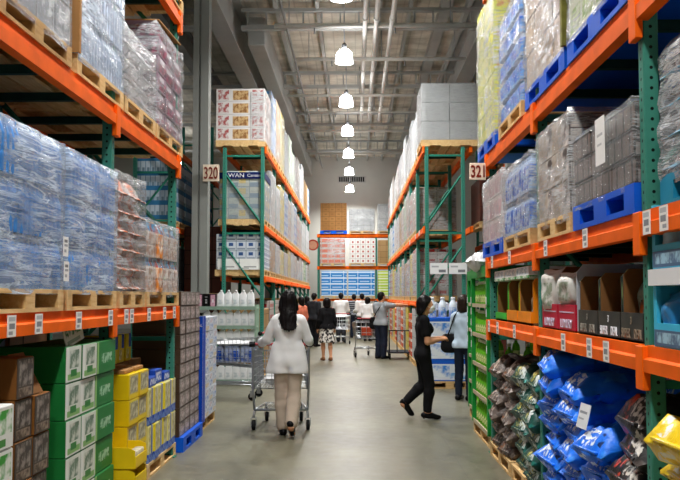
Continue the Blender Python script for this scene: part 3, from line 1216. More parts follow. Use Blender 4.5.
# top left level (z 3.05)
r, w, p = load_at('silver grey wrapped load, nearest on the upper beam of the blue water rack', XL, -1, 4.38, 5.55, 3.05, 'old', name='wrapped_pallet')
cases(r, 'carton', w - .06, 0.95, p, p + 1.25, 4, 3, 5, [SILV], seed=2)
wrap_on(r, w - .02, 1.0, 0.08, p + 1.27, WRAP, 3, amp=0.016)
r, w, p = load_at('tall clear bottled water load with tan corner board on the upper beam', XL, -1, 5.66, 6.82, 3.05, 'wood', name='wrapped_pallet')
packs(r, 'bottle_pack', w - .06, 0.95, p, p + 1.28, 4, 3, 4, 4, [CLEARW], seed=3)
mb = MB()
mb.box(w / 2 - 0.03 - w, w / 2 + 0.01 - w, -0.02, -0.012, p, p + 1.28)
mb.box(-w / 2 - 0.03, -w / 2 - 0.022, -0.012, 0.07, p, p + 1.28)
mb.obj('corner_board', CARD, r)
wrap_on(r, w - .02, 1.0, 0.09, p + 1.3, WRAP_B, 4, amp=0.014)
r, w, p = load_at('low load of white pouches under milky film beside the magenta cases', XL, -1, 6.86, 7.93, 3.05, 'wood', name='wrapped_pallet')
bm_ = [bag_mesh('pouch', 0.36, 0.46, 0.17, 50 + i, [BAGW], sag=0.3) for i in range(3)]
for k in range(4):
    for i in range(3):
        for j in range(2):
            if j == 0 or k == 3 or i != 1:
                link('pouch', bm_[(k + i + j) % 3], r, (-w / 2 + 0.18 + 0.35 * i, 0.02 + 0.46 * j, p + 0.14 * k))
wrap_on(r, w - .02, 1.0, 0.08, p + 0.60, WRAP_M, 5, amp=0.02, lump=0.02, nl=4)
r, w, p = load_at('load of magenta and white cases under a loose cardboard lid at the rack end', XL, -1, 7.99, 9.2, 3.05, 'wood', name='wrapped_pallet')
cases(r, 'case', w - .08, 0.95, p, p + 0.98, 3, 3, 6, [MAGC, MAGC2], seed=5, side=1, jitter=0.016)
mb = MB()
mb.box(-w / 2 + 0.02, w / 2 - 0.15, 0.0, 0.95, 0, 0.01)
o = mb.obj('cardboard_lid', CARD, r, (0, 0, p + 0.995))
o.rotation_euler = (math.radians(1.0), math.radians(-3.2), 0)
wrap_on(r, w - .04, 1.0, 0.08, p + 0.97, WRAP, 6, lump=0.03, nl=6, amp=0.016)
# topmost left level: two loads whose pallets show from below
for i, (a, b) in enumerate(((6.9, 7.95), (8.0, 9.15))):
    r, w, p = load_at('brown carton load on the topmost left beam, ' + ('nearer the viewer' if i == 0 else 'above the magenta cases'), XL, -1, a, b, 4.55, 'wood', name='wrapped_pallet')
    cases(r, 'carton', w - .05, 0.95, p, p + 1.0, 3, 3, 3, [CARD], seed=8 + i)

# middle left level (z 1.515): blue water
for i, (a, b, lb) in enumerate(((4.36, 5.48, 'blue wrapped bottled water load at the left edge of the view'), (5.55, 6.70, 'blue wrapped bottled water load just before the green post'))):
    r, w, p = load_at(lb, XL, -1, a, b, 1.515, 'wood', name='wrapped_pallet', group='blue wrapped water loads')
    packs(r, 'water_pack', w - .05, 0.95, p, p + 0.9, 3, 2, 3, 5, [BLUEW], seed=11 + i)
    mb = MB()
    for z in (p + 0.30, p + 0.6):
        mb.box(-w / 2, w / 2, -0.004, 0.002, z - 0.035, z + 0.035)
    pass
    wrap_on(r, w - .01, 1.0, 0.1, p + 0.905, WRAP_B, 12 + i, amp=0.018, lump=0.006, nl=3)
    for k, (x, z) in enumerate(((w / 2 - 0.12, 0.33), (w / 2 - 0.1, 0.18))):
        if i == 0:
            mb = MB()
            mb.box(x - 0.05, x + 0.04, -0.05, -0.047, z, z + 0.12)
            mb.obj('paper_label', art('load_label', '#e8e8e6', [(0.15, 0.5, 0.85, 0.62, '#9fa1a5'), (0.15, 0.7, 0.8, 0.85, '#77797d'), (0.15, 0.2, 0.6, 0.35, '#a4a6a9')], 0.6), r)
r, w, p = load_at('tall load of orange and white bags between the blue water and the fruit drinks', XL, -1, 6.80, 7.62, 1.515, 'wood', name='wrapped_pallet')
bm_ = [bag_mesh('bag', 0.40, 0.5, 0.19, 60 + i, [BAGO], sag=0.35) for i in range(3)]
for k in range(6):
    for i in range(2):
        for j in range(2):
            link('bag', bm_[(k + i + j) % 3], r, (-w / 2 + 0.21 + 0.4 * i, 0.0 + 0.48 * j, p + 0.148 * k))
wrap_on(r, w - .01, 1.0, 0.08, p + 0.95, WRAP, 15, lump=0.035, nl=6, amp=0.018)
ORJ = art('orange_drink', '#d9cfc6', [(0.0, 0.0, 1.0, 0.72, '#d98434', '#e8d6c4', 7), (0, 0.72, 1, 1, '#4fa3c9', '#b23b3b', 8)], 0.35)
PALEJ = art('pale_drink', '#cdc4be', [(0.0, 0.05, 1.0, 0.7, '#b99b8a', '#ded8d3', 8), (0, 0.75, 1, 1, '#3f97c4', '#7c4a55', 9)], 0.35)
r, w, p = load_at('short load of orange drinks with blue caps at the end of the left rack', XL, -1, 7.70, 9.08, 1.515, 'wood', name='wrapped_pallet')
packs(r, 'drink_pack', w - .06, 0.95, p, p + 0.62, 5, 2, 2, 3, [PALEJ], seed=17)
me_o = scallop_mesh('orange_drink_pack', 0.24, 0.3, 0.31, 2, 3, [ORJ])
for k in range(2):
    link('orange_drink_pack', me_o, r, (-0.22, -0.012, p + 0.31 * k))
wrap_on(r, w - .02, 1.0, 0.08, p + 0.65, WRAP, 18, amp=0.02, lump=0.01, nl=2)

# loads on the racks behind, stacked high as blockers to keep light out
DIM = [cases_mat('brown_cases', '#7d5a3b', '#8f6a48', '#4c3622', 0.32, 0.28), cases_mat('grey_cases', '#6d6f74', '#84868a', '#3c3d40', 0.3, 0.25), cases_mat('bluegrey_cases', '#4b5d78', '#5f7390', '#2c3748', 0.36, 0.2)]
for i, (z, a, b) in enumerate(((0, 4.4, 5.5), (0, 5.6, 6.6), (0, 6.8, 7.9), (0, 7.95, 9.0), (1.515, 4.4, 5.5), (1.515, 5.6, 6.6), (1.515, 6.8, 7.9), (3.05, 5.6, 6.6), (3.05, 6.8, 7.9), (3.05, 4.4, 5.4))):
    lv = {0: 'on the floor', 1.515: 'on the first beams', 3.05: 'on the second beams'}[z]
    r, w, p = load_at('blocker cartons %s of the rack behind the water, %s from the viewer' % (lv, ORD[(i % 4) if z == 0 else (i - 4) % 3]), XL - 1.27, -1, a, b, z, 'old', name='carton_pallet', group='loads behind the left rack')
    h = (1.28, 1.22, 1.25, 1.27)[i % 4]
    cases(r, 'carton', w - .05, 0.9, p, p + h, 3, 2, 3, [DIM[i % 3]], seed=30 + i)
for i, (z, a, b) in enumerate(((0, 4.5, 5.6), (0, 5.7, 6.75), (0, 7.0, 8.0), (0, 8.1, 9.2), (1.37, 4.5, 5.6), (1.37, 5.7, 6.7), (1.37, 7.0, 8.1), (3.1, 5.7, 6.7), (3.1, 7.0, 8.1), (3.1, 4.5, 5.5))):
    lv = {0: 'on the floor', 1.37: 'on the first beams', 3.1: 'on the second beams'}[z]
    r, w, p = load_at('blocker cartons %s of the rack behind the sacks, %s from the viewer' % (lv, ORD[(i % 4) if z == 0 else (i - 4) % 3]), XR + 1.27, 1, a, b, z, 'old', name='carton_pallet', group='loads behind the right rack')
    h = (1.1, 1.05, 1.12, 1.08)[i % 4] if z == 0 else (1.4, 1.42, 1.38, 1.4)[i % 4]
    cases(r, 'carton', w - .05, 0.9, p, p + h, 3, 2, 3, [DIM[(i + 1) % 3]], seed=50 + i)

# ------------------------------------------------------------------ near right loads
YEL = art('yellow_tree_case', '#d2d61c', [(0.08, 0.15, 0.92, 0.88, '#e6dc50'), (0.08, 0.15, 0.92, 0.4, '#d8c93a', '#c8742c', 14), (0.12, 0.42, 0.88, 0.66, '#e9d52c', '#2f8a3c', 9)], 0.45, axis='yz')
YEL0 = art('yellow_tree_front', '#c4cc2c', [(0.06, 0.12, 0.94, 0.9, '#d6d43c'), (0.1, 0.42, 0.9, 0.66, '#e5d43a', '#4d9a46', 9)], 0.45)
r, w, p = load_at('tall yellow carton load under white film on the uppermost blue pallet by the 321 sign', XR, 1, 9.95, 8.72, 3.10, 'blue', name='wrapped_pallet')
cases(r, 'carton', w - .02, 0.95, p, p + 1.5, 3, 3, 5, [YEL0, YEL], seed=21, side=1)
mbx = wrap_mesh(w - .0, 0.4, 0.1, p + 1.5, 22, amp=0.014)
mbx.obj('shrink_wrap', WRAP_M, r)
BLUB = art('blue_bottle_pack', '#7fb0e0', [(0, 0.12, 1, 0.8, '#0d5fd0', '#4f9ae6', 10)], 0.25)
r, w, p = load_at('load of bright blue bottles on a wooden pallet at the upper right beam', XR, 1, 8.50, 7.32, 3.10, 'wood', back=0.0, name='wrapped_pallet')
packs(r, 'bottle_pack', w - .12, 0.95, p, p + 1.0, 3, 3, 5, 3, [BLUB], seed=23)
wrap_on(r, w - .08, 1.0, 0.1, p + 1.02, WRAP, 24, amp=0.016, lump=0.012, nl=5)
TANC = cases_mat('tan_cases', '#9a8468', '#a8927a', '#6f5c46', 0.36, 0.3)
r, w, p = load_at('tan carton load behind creased white film on a blue pallet, upper right beam', XR, 1, 7.16, 5.80, 3.10, 'blue', name='wrapped_pallet')
cases(r, 'carton', w - .05, 0.95, p, p + 1.4, 4, 3, 5, [TANC], seed=25)
mb = MB()
mb.box(w / 2 - 0.02, w / 2 + 0.03, -0.02, 0.12, p, p + 1.4)
mb.obj('corner_board', plain('olive_board', '#6c6a32', 0.7, var=0.25, scale=14), r)
wrap_on(r, w - .01, 1.0, 0.12, p + 1.42, WRAP_M, 26, amp=0.02)
GRC = art('pale_green_case', '#c4cbb0', [(0.1, 0.1, 0.9, 0.6, '#7fa548', '#c4cca8', 8)], 0.45)
r, w, p = load_at('pale green carton load on a blue pallet, nearest on the upper right beam', XR, 1, 5.72, 4.42, 3.10, 'blue', name='wrapped_pallet')
cases(r, 'carton', w - .05, 0.95, p, p + 1.2, 4, 3, 4, [GRC], seed=27)
wrap_on(r, w - .01, 1.0, 0.12, p + 1.22, WRAP_M, 28, amp=0.02)

# right middle level (z 2.015)
PINK = art('pink_case', '#cfc2c4', [(0.05, 0.1, 0.95, 0.8, '#b08a94', '#c4b0b4', 6)], 0.4)
PINK2 = art('crimson_case_end', '#cbb6bb', [(0.1, 0.1, 0.9, 0.85, '#9c1f40', '#5e1530', 9)], 0.4, axis='yz')
r, w, p = load_at('pale pink carton load on a small blue pallet at the end of the right rack', XR, 1, 9.62, 8.36, 2.015, 'blue', name='wrapped_pallet')
cases(r, 'carton', w - .05, 0.95, p, p + 0.64, 3, 3, 3, [PINK, PINK2], seed=29, side=1)
wrap_on(r, w - .01, 1.0, 0.1, p + 0.66, WRAP_M, 30, amp=0.016)
BLUC2 = art('blue_white_pack', '#9fb8da', [(0, 0.1, 1, 0.75, '#1f5fc0', '#aac4e4', 8)], 0.3)
r, w, p = load_at('load of blue and white bottles on a wooden pallet beside the pale pink cartons', XR, 1, 8.28, 7.02, 2.015, 'wood', name='wrapped_pallet')
packs(r, 'bottle_pack', w - .06, 0.95, p, p + 0.60, 3, 3, 2, 4, [BLUC2], seed=31)
wrap_on(r, w - .01, 1.0, 0.08, p + 0.63, WRAP, 32, amp=0.022, lump=0.012, nl=2)
MIXC = art('dark_print_case', '#9a8f85', [(0.0, 0.0, 0.62, 1.0, '#93836f', '#b9aea4', 5), (0.62, 0.03, 1.0, 0.97, '#3a2823', '#c9c2bc', 9)], 0.35)
MIXC2 = art('dark_print_case_end', '#4a3a36', [(0.05, 0.05, 0.95, 0.5, '#2d5fa6', '#d2ccc6', 8), (0.05, 0.55, 0.95, 0.98, '#3b302d', '#c9c0b8', 9)], 0.35, axis='yz')
r, w, p = load_at('dark printed packs under shiny film on a pale wooden pallet by the middle post', XR, 1, 6.74, 5.72, 2.015, 'wood', name='wrapped_pallet')
cases(r, 'pack', w - .05, 0.95, p, p + 0.66, 2, 3, 3, [MIXC, MIXC2], seed=33, side=1)
wrap_on(r, w - .01, 1.0, 0.08, p + 0.69, WRAP_M, 34, amp=0.02, lump=0.01, nl=3)
GRBR = cases_mat('grey_brown_cases', '#54463f', '#6e5f58', '#17110f', 0.13, 0.13, rough=0.4, mort=0.012)
GREND = art('dark_can_end', '#2c2726', [(0.05, 0.05, 0.95, 0.5, '#1d1918', '#7f7773', 9)], 0.4, axis='yz')
r, w, p = load_at('grey brown canned goods load with a white label on a blue plastic pallet', XR, 1, 5.64, 4.40, 2.015, 'blue', d=1.0, name='wrapped_pallet')
cases(r, 'tray', w - .04, 0.95, p, p + 0.42, 3, 3, 3, [GRBR, GREND], seed=35, side=1)
wrap_on(r, w - .01, 1.0, 0.12, p + 0.44, WRAP_H, 36, amp=0.01)
mb = MB()
mb.box(0.06, 0.24, -0.035, -0.032, p + 0.16, p + 0.42)
mb.obj('paper_label', art('white_load_label', '#e8e8e6', [(0.2, 0.6, 0.8, 0.66, '#a9abae'), (0.2, 0.4, 0.7, 0.45, '#b4b6b8')]), r)
PKB = art('pink_blue_pack', '#c9b9b6', [(0, 0.0, 1, 0.45, '#6fb4d6', '#e8eef0', 6), (0, 0.5, 1, 1, '#a58a88', '#d9cfcd', 6)], 0.35)
r, w, p = load_at('load of pinkish and pale blue packs on a teal pallet past the nearest right post', XR, 1, 4.2, 3.1, 2.015, 'teal', name='wrapped_pallet', back=0.06)
bm_ = [bag_mesh('pack', 0.38, 0.5, 0.2, 70 + i, [PKB], sag=0.3) for i in range(2)]
for k in range(4):
    for i in range(3):
        for j in range(2):
            if j == 0 or i != 1 or k == 3:
                link('pack', bm_[(k + i) % 2], r, (-w / 2 + 0.2 + 0.38 * i, 0.01 + 0.46 * j, p + 0.145 * k))
wrap_on(r, w - .01, 1.0, 0.1, p + 0.62, WRAP_M, 38, lump=0.02, nl=4, amp=0.018)

# ------------------------------------------------------------------ far racks
FM = [cases_mat('far_white', '#a9adb0', '#b9bcbe', '#6f7274', 0.3, 0.26),
      cases_mat('far_print', '#b0aca6', '#a39e9a', '#5f5d5b', 0.26, 0.22, bands=((0.3, 0.7, '#8f7a6e', 0.2, 0.8),)),
      cases_mat('far_blue', '#9db2cc', '#b4c0cc', '#54677f', 0.24, 0.24, bands=((0.25, 0.6, '#2f6fb8', 0.15, 0.85),)),
      cases_mat('far_yellow', '#c2b458', '#c9bf78', '#6f6734', 0.24, 0.3, bands=((0.4, 0.75, '#c9b23c', 0.1, 0.9),)),
      cases_mat('far_tan', '#9c7c52', '#ab8a60', '#634c30', 0.3, 0.28),
      cases_mat('far_red', '#b3aba8', '#a8a09d', '#625c5a', 0.26, 0.24, bands=((0.2, 0.5, '#a02c30', 0.2, 0.8),)),
      cases_mat('far_green', '#9fae98', '#adb8a5', '#54664f', 0.26, 0.26, bands=((0.3, 0.6, '#3f8a58', 0.25, 0.75),)),
      cases_mat('far_grey', '#a9abac', '#b5b7b8', '#77797a', 0.3, 0.3)]
FW = ['white', 'pale printed', 'blue banded', 'yellow printed', 'tan', 'red banded', 'green printed', 'grey']


def goods_block(w, d, h, mat, seed):
    rnd = random.Random(seed)
    mb = MB()
    mb.box(-w / 2, w / 2, 0.01, d, 0, h, 0, 0.012)
    return mb


def far_load(label, X, s, y0, y1, z, h, mi, group, seed, d=0.95, film=True, pal='wood', wd=None):
    r, w, p = load_at(label, X, s, y0, y1, z, pal, d, group, name='wrapped_pallet')
    goods_block(w - .04, d - .03, h, FM[mi] if isinstance(mi, int) else mi, seed).obj('carton_stack', FM[mi] if isinstance(mi, int) else mi, r, (0, 0, p))
    if film:
        wrap_on(r, w - .02, d, 0.1, p + h + 0.01, (WRAP_M, WRAP)[seed % 2], seed, amp=0.012)
    return r


rnd = random.Random(5)
LVW = {2.02: 'lowest', 1.5: 'lowest', 3.04: 'middle', 3.02: 'middle', 4.64: 'top'}
# end-on loads of rack 320 first
PIC = art('picture_case', '#dcd8d6', [(0.34, 0.12, 0.66, 0.86, '#8a5f38', '#c9a878', 14), (0.04, 0.1, 0.26, 0.9, '#d9d4d2', '#a8504e', 10), (0.74, 0.1, 0.96, 0.9, '#dad5d3', '#a8504e', 10)], 0.5, axis='yz')
PICF = art('picture_case_front', '#dcd9d8', [(0.2, 0.15, 0.8, 0.85, '#d2c8c2', '#a8807a', 10)], 0.5)
r, w, p = load_at('white cartons with a brown food picture, top of the 320 rack end', XL + 0.0, -1, 17.82, 19.05, 4.64, 'wood', 1.0, name='wrapped_pallet')
cases(r, 'carton', w - .02, 1.0, p, p + 1.06, 3, 1, 4, [PICF, PIC], seed=61, side=1, jitter=0.0)
wrap_on(r, w, 0.3, 0.1, p + 1.06, WRAP_M, 62)
WANM = cases_mat('pale_blue_print', '#b9bdb6', '#a9b3b4', '#7d8a92', 0.42, 0.22, bands=((0.0, 0.4, '#7f93a4', 0.55, 0.98), (0.3, 0.85, '#c6b37c', 0.18, 0.5)))
r, w, p = load_at('load with a dark blue lettered band round its top, middle of the 320 rack end', XL, -1, 17.86, 19.05, 3.04, 'wood', 0.94, name='wrapped_pallet')
goods_block(w - .04, 0.92, 0.98, WANM, 1).obj('carton_stack', WANM, r, (0, 0, p))
NAVY = plain('navy_band', '#16225a', 0.5, var=0.06)
mb = MB()
mb.box(-w / 2 + 0.0, w / 2 + 0.0, -0.002, 0.945, p + 0.82, p + 0.95)
mb.obj('lettered_band', NAVY, r)
WHT = plain('lettering_white', '#e8e8ee', 0.6, var=0.02)
for s_, sz, yy in (('- WAN', 0.12, 0.62), ('Canton', 0.085, 0.22)):
    o = link('lettering', text_mesh('lettering', s_, sz, WHT), r, (-w / 2 - 0.004, yy, p + 0.885), (PI / 2, 0, -PI / 2))
    o.scale = (1.5 if s_ == 'WAN' else 1.1, 1, 1)
wrap_on(r, w - 0.02, 0.94, 0.1, p + 0.81, WRAP_H, 64, amp=0.002)
BWP = cases_mat('blue_white_tissue', '#d5dbe2', '#c6cfda', '#6d7a8c', 0.2, 0.19, bands=((0.5, 0.85, '#38568c', 0.3, 0.75), (0.12, 0.3, '#8a94a4', 0.1, 0.9)))
r, w, p = load_at('blue and white tissue packs above two white cards, lowest beam of the 320 rack end', XL, -1, 17.86, 19.05, 2.02, 'wood', 1.0, name='wrapped_pallet')
goods_block(w - .04, 0.98, 0.72, BWP, 1).obj('pack_stack', BWP, r, (0, 0, p))
t_ = WHITEP
for k in range(2):
    mb = MB()
    mb.box(-w / 2 - 0.016, -w / 2 - 0.01, 0.08 + 0.44 * k, 0.50 + 0.44 * k, p - 0.0, p + 0.22)
    mb.obj('white_card', art('price_card', '#eeeeec', [(0.2, 0.2, 0.8, 0.3, '#8f9195'), (0.55, 0.1, 0.9, 0.16, '#55575c')], 0.5, axis='yz'), r)
grp = 'white loads along the 320 rack'
for z, hs in ((4.64, (1.0, 1.45)), (3.04, (0.95, 1.2)), (2.02, (0.6, 0.78))):
    for i in range(13):
        y0 = 19.15 + 1.255 * i
        mi = rnd.choices(range(8), (7, 5, 2, 1, 2, 1, 1, 1))[0]
        if z == 3.04 and i == 2:
            mi = 3
        if z == 3.04 and i == 3:
            mi = 2
        h = rnd.uniform(*hs)
        far_load('%s load, %s after the end one on the %s beams past the 320 sign' % (FW[mi], ORD[i], LVW[z]), XL, -1, y0 + 0.03, y0 + 1.2, z, h, mi, grp, 100 + int(z * 10) * 20 + i, film=(i < 9))
grp = 'loads standing under the 320 rack'
for i in range(13):
    y0 = 18.0 + 1.33 * i
    mi = (4, 5, 1, 4, 5, 3, 1, 4, 0, 5, 4, 1, 0)[i]
    far_load('%s stack on the floor under the 320 rack, %s from its end' % (FW[mi], ORD[i]), XL - 0.02, -1, y0 + 0.05, y0 + 1.15, 0, 1.2 + 0.25 * rnd.random(), mi, grp, 400 + i, film=False)
# rack 321
GREYB = plain('big_grey_box', '#b0b2b3', 0.5, var=0.05)
r, w, p = load_at('big plain grey boxes, two wide and three high, top of the 321 rack end', XR - 0.06, 1, 19.1, 17.85, 4.64, 'wood', 1.18, name='wrapped_pallet')
cases(r, 'grey_box', w - .02, 1.15, p, p + 1.16, 2, 2, 3, [GREYB], seed=66, jitter=0.004, gap=0.01)
wrap_on(r, w + .01, 1.16, p + 0.02, p + 1.17, WRAP_H, 67, amp=0.004)
grp = 'white loads along the 321 rack'
for z, hs, st in ((4.64, (0.95, 1.3), 1), (3.02, (0.95, 1.2), 2), (1.5, (0.8, 1.15), 2)):
    for i in range(st, 15):
        y0 = 17.9 + 1.3 * i
        mi = rnd.choices(range(8), (7, 5, 1, 1, 1, 2, 1, 2))[0]
        h = rnd.uniform(*hs)
        far_load('%s load, %s from the end on the %s beams past the 321 sign' % (FW[mi], ORD[i], LVW[z]), XR, 1, y0 + 1.2, y0 + 0.03, z, h, mi, grp, 500 + int(z * 10) * 20 + i, film=(i < 10))
grp = 'stacks standing under the 321 rack'
REDM = cases_mat('red_orange_packs', '#c2452e', '#cf6a3a', '#5c221a', 0.16, 0.24, bands=((0.5, 0.8, '#e2ddd6', 0.2, 0.8),))
for i in range(2, 14):
    y0 = 18.0 + 1.36 * i
    m = (REDM, FM[5], FM[0], REDM, FM[3], FM[1])[i % 6]
    wd_ = {0: 'red and orange', 1: 'red banded', 2: 'white', 3: 'red and orange', 4: 'yellow', 5: 'pale printed'}[i % 6]
    far_load('%s packs on the floor under the 321 rack, %s from its end' % (wd_, ORD[i]), XR - 0.02, 1, y0 + 1.15, y0 + 0.05, 0, 0.95 + 0.3 * rnd.random(), m, grp, 800 + i, film=False)
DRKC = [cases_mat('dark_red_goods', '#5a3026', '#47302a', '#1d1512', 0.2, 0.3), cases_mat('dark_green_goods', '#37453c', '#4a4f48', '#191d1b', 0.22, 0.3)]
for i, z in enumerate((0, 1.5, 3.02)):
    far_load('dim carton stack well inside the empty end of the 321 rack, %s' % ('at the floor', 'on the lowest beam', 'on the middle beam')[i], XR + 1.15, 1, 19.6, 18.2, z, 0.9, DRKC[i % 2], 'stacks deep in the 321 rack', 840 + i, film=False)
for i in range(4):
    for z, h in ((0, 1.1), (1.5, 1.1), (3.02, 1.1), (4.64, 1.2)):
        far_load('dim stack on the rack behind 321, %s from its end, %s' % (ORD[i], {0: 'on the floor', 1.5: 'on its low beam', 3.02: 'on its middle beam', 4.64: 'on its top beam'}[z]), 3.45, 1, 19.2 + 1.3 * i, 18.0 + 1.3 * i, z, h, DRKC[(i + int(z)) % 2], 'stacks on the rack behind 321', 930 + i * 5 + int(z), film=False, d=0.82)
rack('pallet_rack', 'dim storage rack behind the 321 rack, seen through its bare end', 3.45, 1, Y21[:4], 0.84, [(1.5, 0.1), (3.02, 0.12), (4.64, 0.12)], 6.0, False, (), 'storage racks', bars=1)
for i, z in enumerate((0, 1.55)):  # stacks added so the deep gap reads dark; their colour carries its shade
    far_load('dark brown stack added to darken the gap behind the grey column, %s' % ('standing on the floor' if i == 0 else 'upper one of two'), -2.72, -1, 18.6, 19.6, z, 1.4, DRKC[0], 'stacks behind the grey column', 960 + i, film=False, d=0.9)
# dim goods behind 320's back-to-back rack
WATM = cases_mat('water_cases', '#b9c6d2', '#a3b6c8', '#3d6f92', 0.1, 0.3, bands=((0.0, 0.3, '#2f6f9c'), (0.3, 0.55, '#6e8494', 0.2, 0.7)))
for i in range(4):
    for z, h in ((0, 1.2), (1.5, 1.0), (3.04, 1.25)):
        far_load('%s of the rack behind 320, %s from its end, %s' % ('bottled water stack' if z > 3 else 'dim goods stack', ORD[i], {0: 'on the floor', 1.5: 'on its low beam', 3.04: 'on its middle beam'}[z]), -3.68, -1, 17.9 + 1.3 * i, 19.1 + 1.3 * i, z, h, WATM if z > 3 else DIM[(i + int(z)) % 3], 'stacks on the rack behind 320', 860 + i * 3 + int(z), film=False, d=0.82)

# ------------------------------------------------------------------ rack at the far wall
YW = 41.5
BC = cases_mat('brown_case_wall', '#94683a', '#a17444', '#5a3e20', 0.3, 0.22, bands=((0.35, 0.65, '#8a6236', 0.3, 0.7),))
OC = cases_mat('orange_case_wall', '#d8cfc8', '#cfc4bd', '#8d7f78', 0.3, 0.24, bands=((0.1, 0.75, '#d8602c', 0.05, 0.95),))
RDOT = cases_mat('red_dot_wall', '#d9d6d2', '#e0ddda', '#a5a09c', 0.24, 0.22, bands=((0.3, 0.7, '#a8403c', 0.35, 0.65),))
BLW = cases_mat('blue_case_wall', '#2f7fc8', '#3a8ad2', '#dfe8f0', 0.62, 0.27, bands=((0.0, 0.2, '#cfe2f2'), (0.42, 0.58, '#bcd6ee', 0.15, 0.85)), mort=0.012)
YGW = cases_mat('lime_case_wall', '#a9c83c', '#b9d04a', '#e8ecd0', 0.5, 0.26, bands=((0.0, 0.22, '#e4ead0'), (0.45, 0.65, '#dfe6b8')))
for (px0, px1, z, ph, m, pal, lb, film) in (
        (320, 347, 4.55, 203, BC, 'blue', 'brown carton stack on a blue pallet, top of the far wall rack', False),
        (349, 375, 4.55, 209, FM[0], 'wood', 'white film wrapped load, top of the far wall rack', True),
        (378, 404, 4.55, 204, FM[7], 'wood', 'grey wrapped load half hidden by the 321 rack, top of the far wall rack', True),
        (320, 345, 3.04, 238, OC, 'wood', 'orange banded carton load on the far wall rack', True),
        (349, 376, 3.04, 239, RDOT, 'wood', 'white carton load with small red marks on the far wall rack', False),
        (378, 404, 3.04, 240, FM[4], 'wood', 'tan carton load half hidden on the far wall rack', False),
        (321, 347, 1.52, 271, BLW, 'wood', 'bright blue case stack under the orange banded load at the far wall', False),
        (348, 375, 1.52, 271, BLW, 'wood', 'bright blue case stack under the red marked load at the far wall', False),
        (378, 404, 1.52, 271, YGW, 'wood', 'lime green case stack under the tan load at the far wall', False),
        (320, 347, 0.0, 307, FM[1], 'wood', 'pale carton stack on the floor under the far wall rack, beside its first post', False),
        (348, 375, 0.0, 307, FM[4], 'wood', 'tan carton stack on the floor under the far wall rack', False),
        (378, 404, 0.0, 307, FM[5], 'wood', 'red banded stack on the floor under the far wall rack', False)):
    x0 = at_y(px0, 297, YW).x
    x1 = at_y(px1, 297, YW).x
    zt = at_y((px0 + px1) / 2, ph, YW).z
    p = pal_h(pal)
    r = thing('wrapped_pallet', lb, 'pallet of goods', ((x0 + x1) / 2, YW, z), 0, 'loads on the far wall rack')
    link('pallet', pallet_mesh(x1 - x0, 1.0, pal), r)
    goods_block(x1 - x0 - .03, 0.97, zt - z - p, m, 1).obj('carton_stack', m, r, (0, 0, p))
    if film:
        wrap_on(r, x1 - x0, 1.0, 0.1, zt - z + 0.01, WRAP_M, 900 + px0)

# ------------------------------------------------------------------ number signs
SIGNM = plain('sign_cream', '#e9d9c4', 0.5, var=0.03)
DRED = plain('sign_red', '#7a2416', 0.5, var=0.05)


def sign(label, s_, px, py, Y, wpx, hpx, rz=0.0):
    c = at_y(px, py, Y)
    k = Y / F
    t = thing('number_sign', label, 'sign', c, rz)
    w, h = wpx * k, hpx * k
    mb = MB()
    mb.box(-w / 2, w / 2, -0.012, 0.012, -h / 2, h / 2, 0, 0.004)
    mb.obj('sign_board', SIGNM, t)
    o = text_on(t, 'lettering', s_, h * 1.0, DRED, (0, -0.016, -h * 0.02), 0.9, 0.003)
    bx = [v_.co for v_ in o.data.vertices]
    tw = max(b.x for b in bx) - min(b.x for b in bx)
    th = max(b.y for b in bx) - min(b.y for b in bx)
    o.scale = (w * 0.84 / tw, h * 0.72 / th, 1)
    cx = (max(b.x for b in bx) + min(b.x for b in bx)) / 2 * o.scale.x
    cy = (max(b.y for b in bx) + min(b.y for b in bx)) / 2 * o.scale.y
    o.location = (-cx, -0.016, -cy)
    return t


t = sign('cream sign with dark red number on the grey column', '320', 211, 173, 16.9, 16.5, 17)
t = sign('cream sign with dark red number hanging off the end of the right rack', '321', 477.5, 171.5, 9.2, 16.5, 17, 0.1)
mb = MB()
mb.box(0.02, 0.2, 0.013, 0.02, 0.03, 0.06)
mb.obj('bracket', ORANGE, t)
c = at_y(313, 245, 41.4)
t = thing('number_sign', 'small round red sign at the near corner of the far wall rack', 'sign', (c.x, 41.4, c.z))
mb = MB()
mb.tube([(0, -0.012, 0), (0, 0.012, 0)], 0.26, 20)
mb.obj('sign_board', plain('sign_tan', '#b9846a', 0.5), t)
mb = MB()
n = 24
vs = []
for rr in (0.26, 0.2):
    for k in range(n):
        vs.append((rr * math.cos(2 * PI * k / n), -0.02, rr * math.sin(2 * PI * k / n)))
mb.add(vs, [[k, (k + 1) % n, n + (k + 1) % n, n + k] for k in range(n)])
mb.obj('red_ring', plain('ring_red', '#9c3526', 0.5), t)
mb = MB()
mb.tube([(0, 0, 0), (0.25, 0.18, 0)], 0.02, 6)
mb.obj('bracket', STEEL, t)
# ------------------------------------------------------------------ loose goods on the floor of the left rack
def YL(px):
    return -XL * F / (355 - px)


def YR(px):
    return XR * F / (px - 355)


def single_pallet(label, X, s, y0, y1, kind, d=1.0):
    mb_me = pallet_mesh(abs(y1 - y0), d, kind)
    o = link('pallet', mb_me, None, (X, (y0 + y1) / 2, 0), (0, 0, rz_of(s)))
    return tag(o, label, 'pallet', 'pallets on the floor')


def carton_at(label, name, cat, X, s, yc, z, me, group, extra=(), jit=0.0):
    o = link(name, me, None, (X + random.uniform(-jit, jit), yc, z), (0, 0, rz_of(s) + random.uniform(-1, 1) * jit))
    tag(o, label, cat, group)
    for nm, m2, loc in extra:
        link(nm, m2, o, loc)
    return o


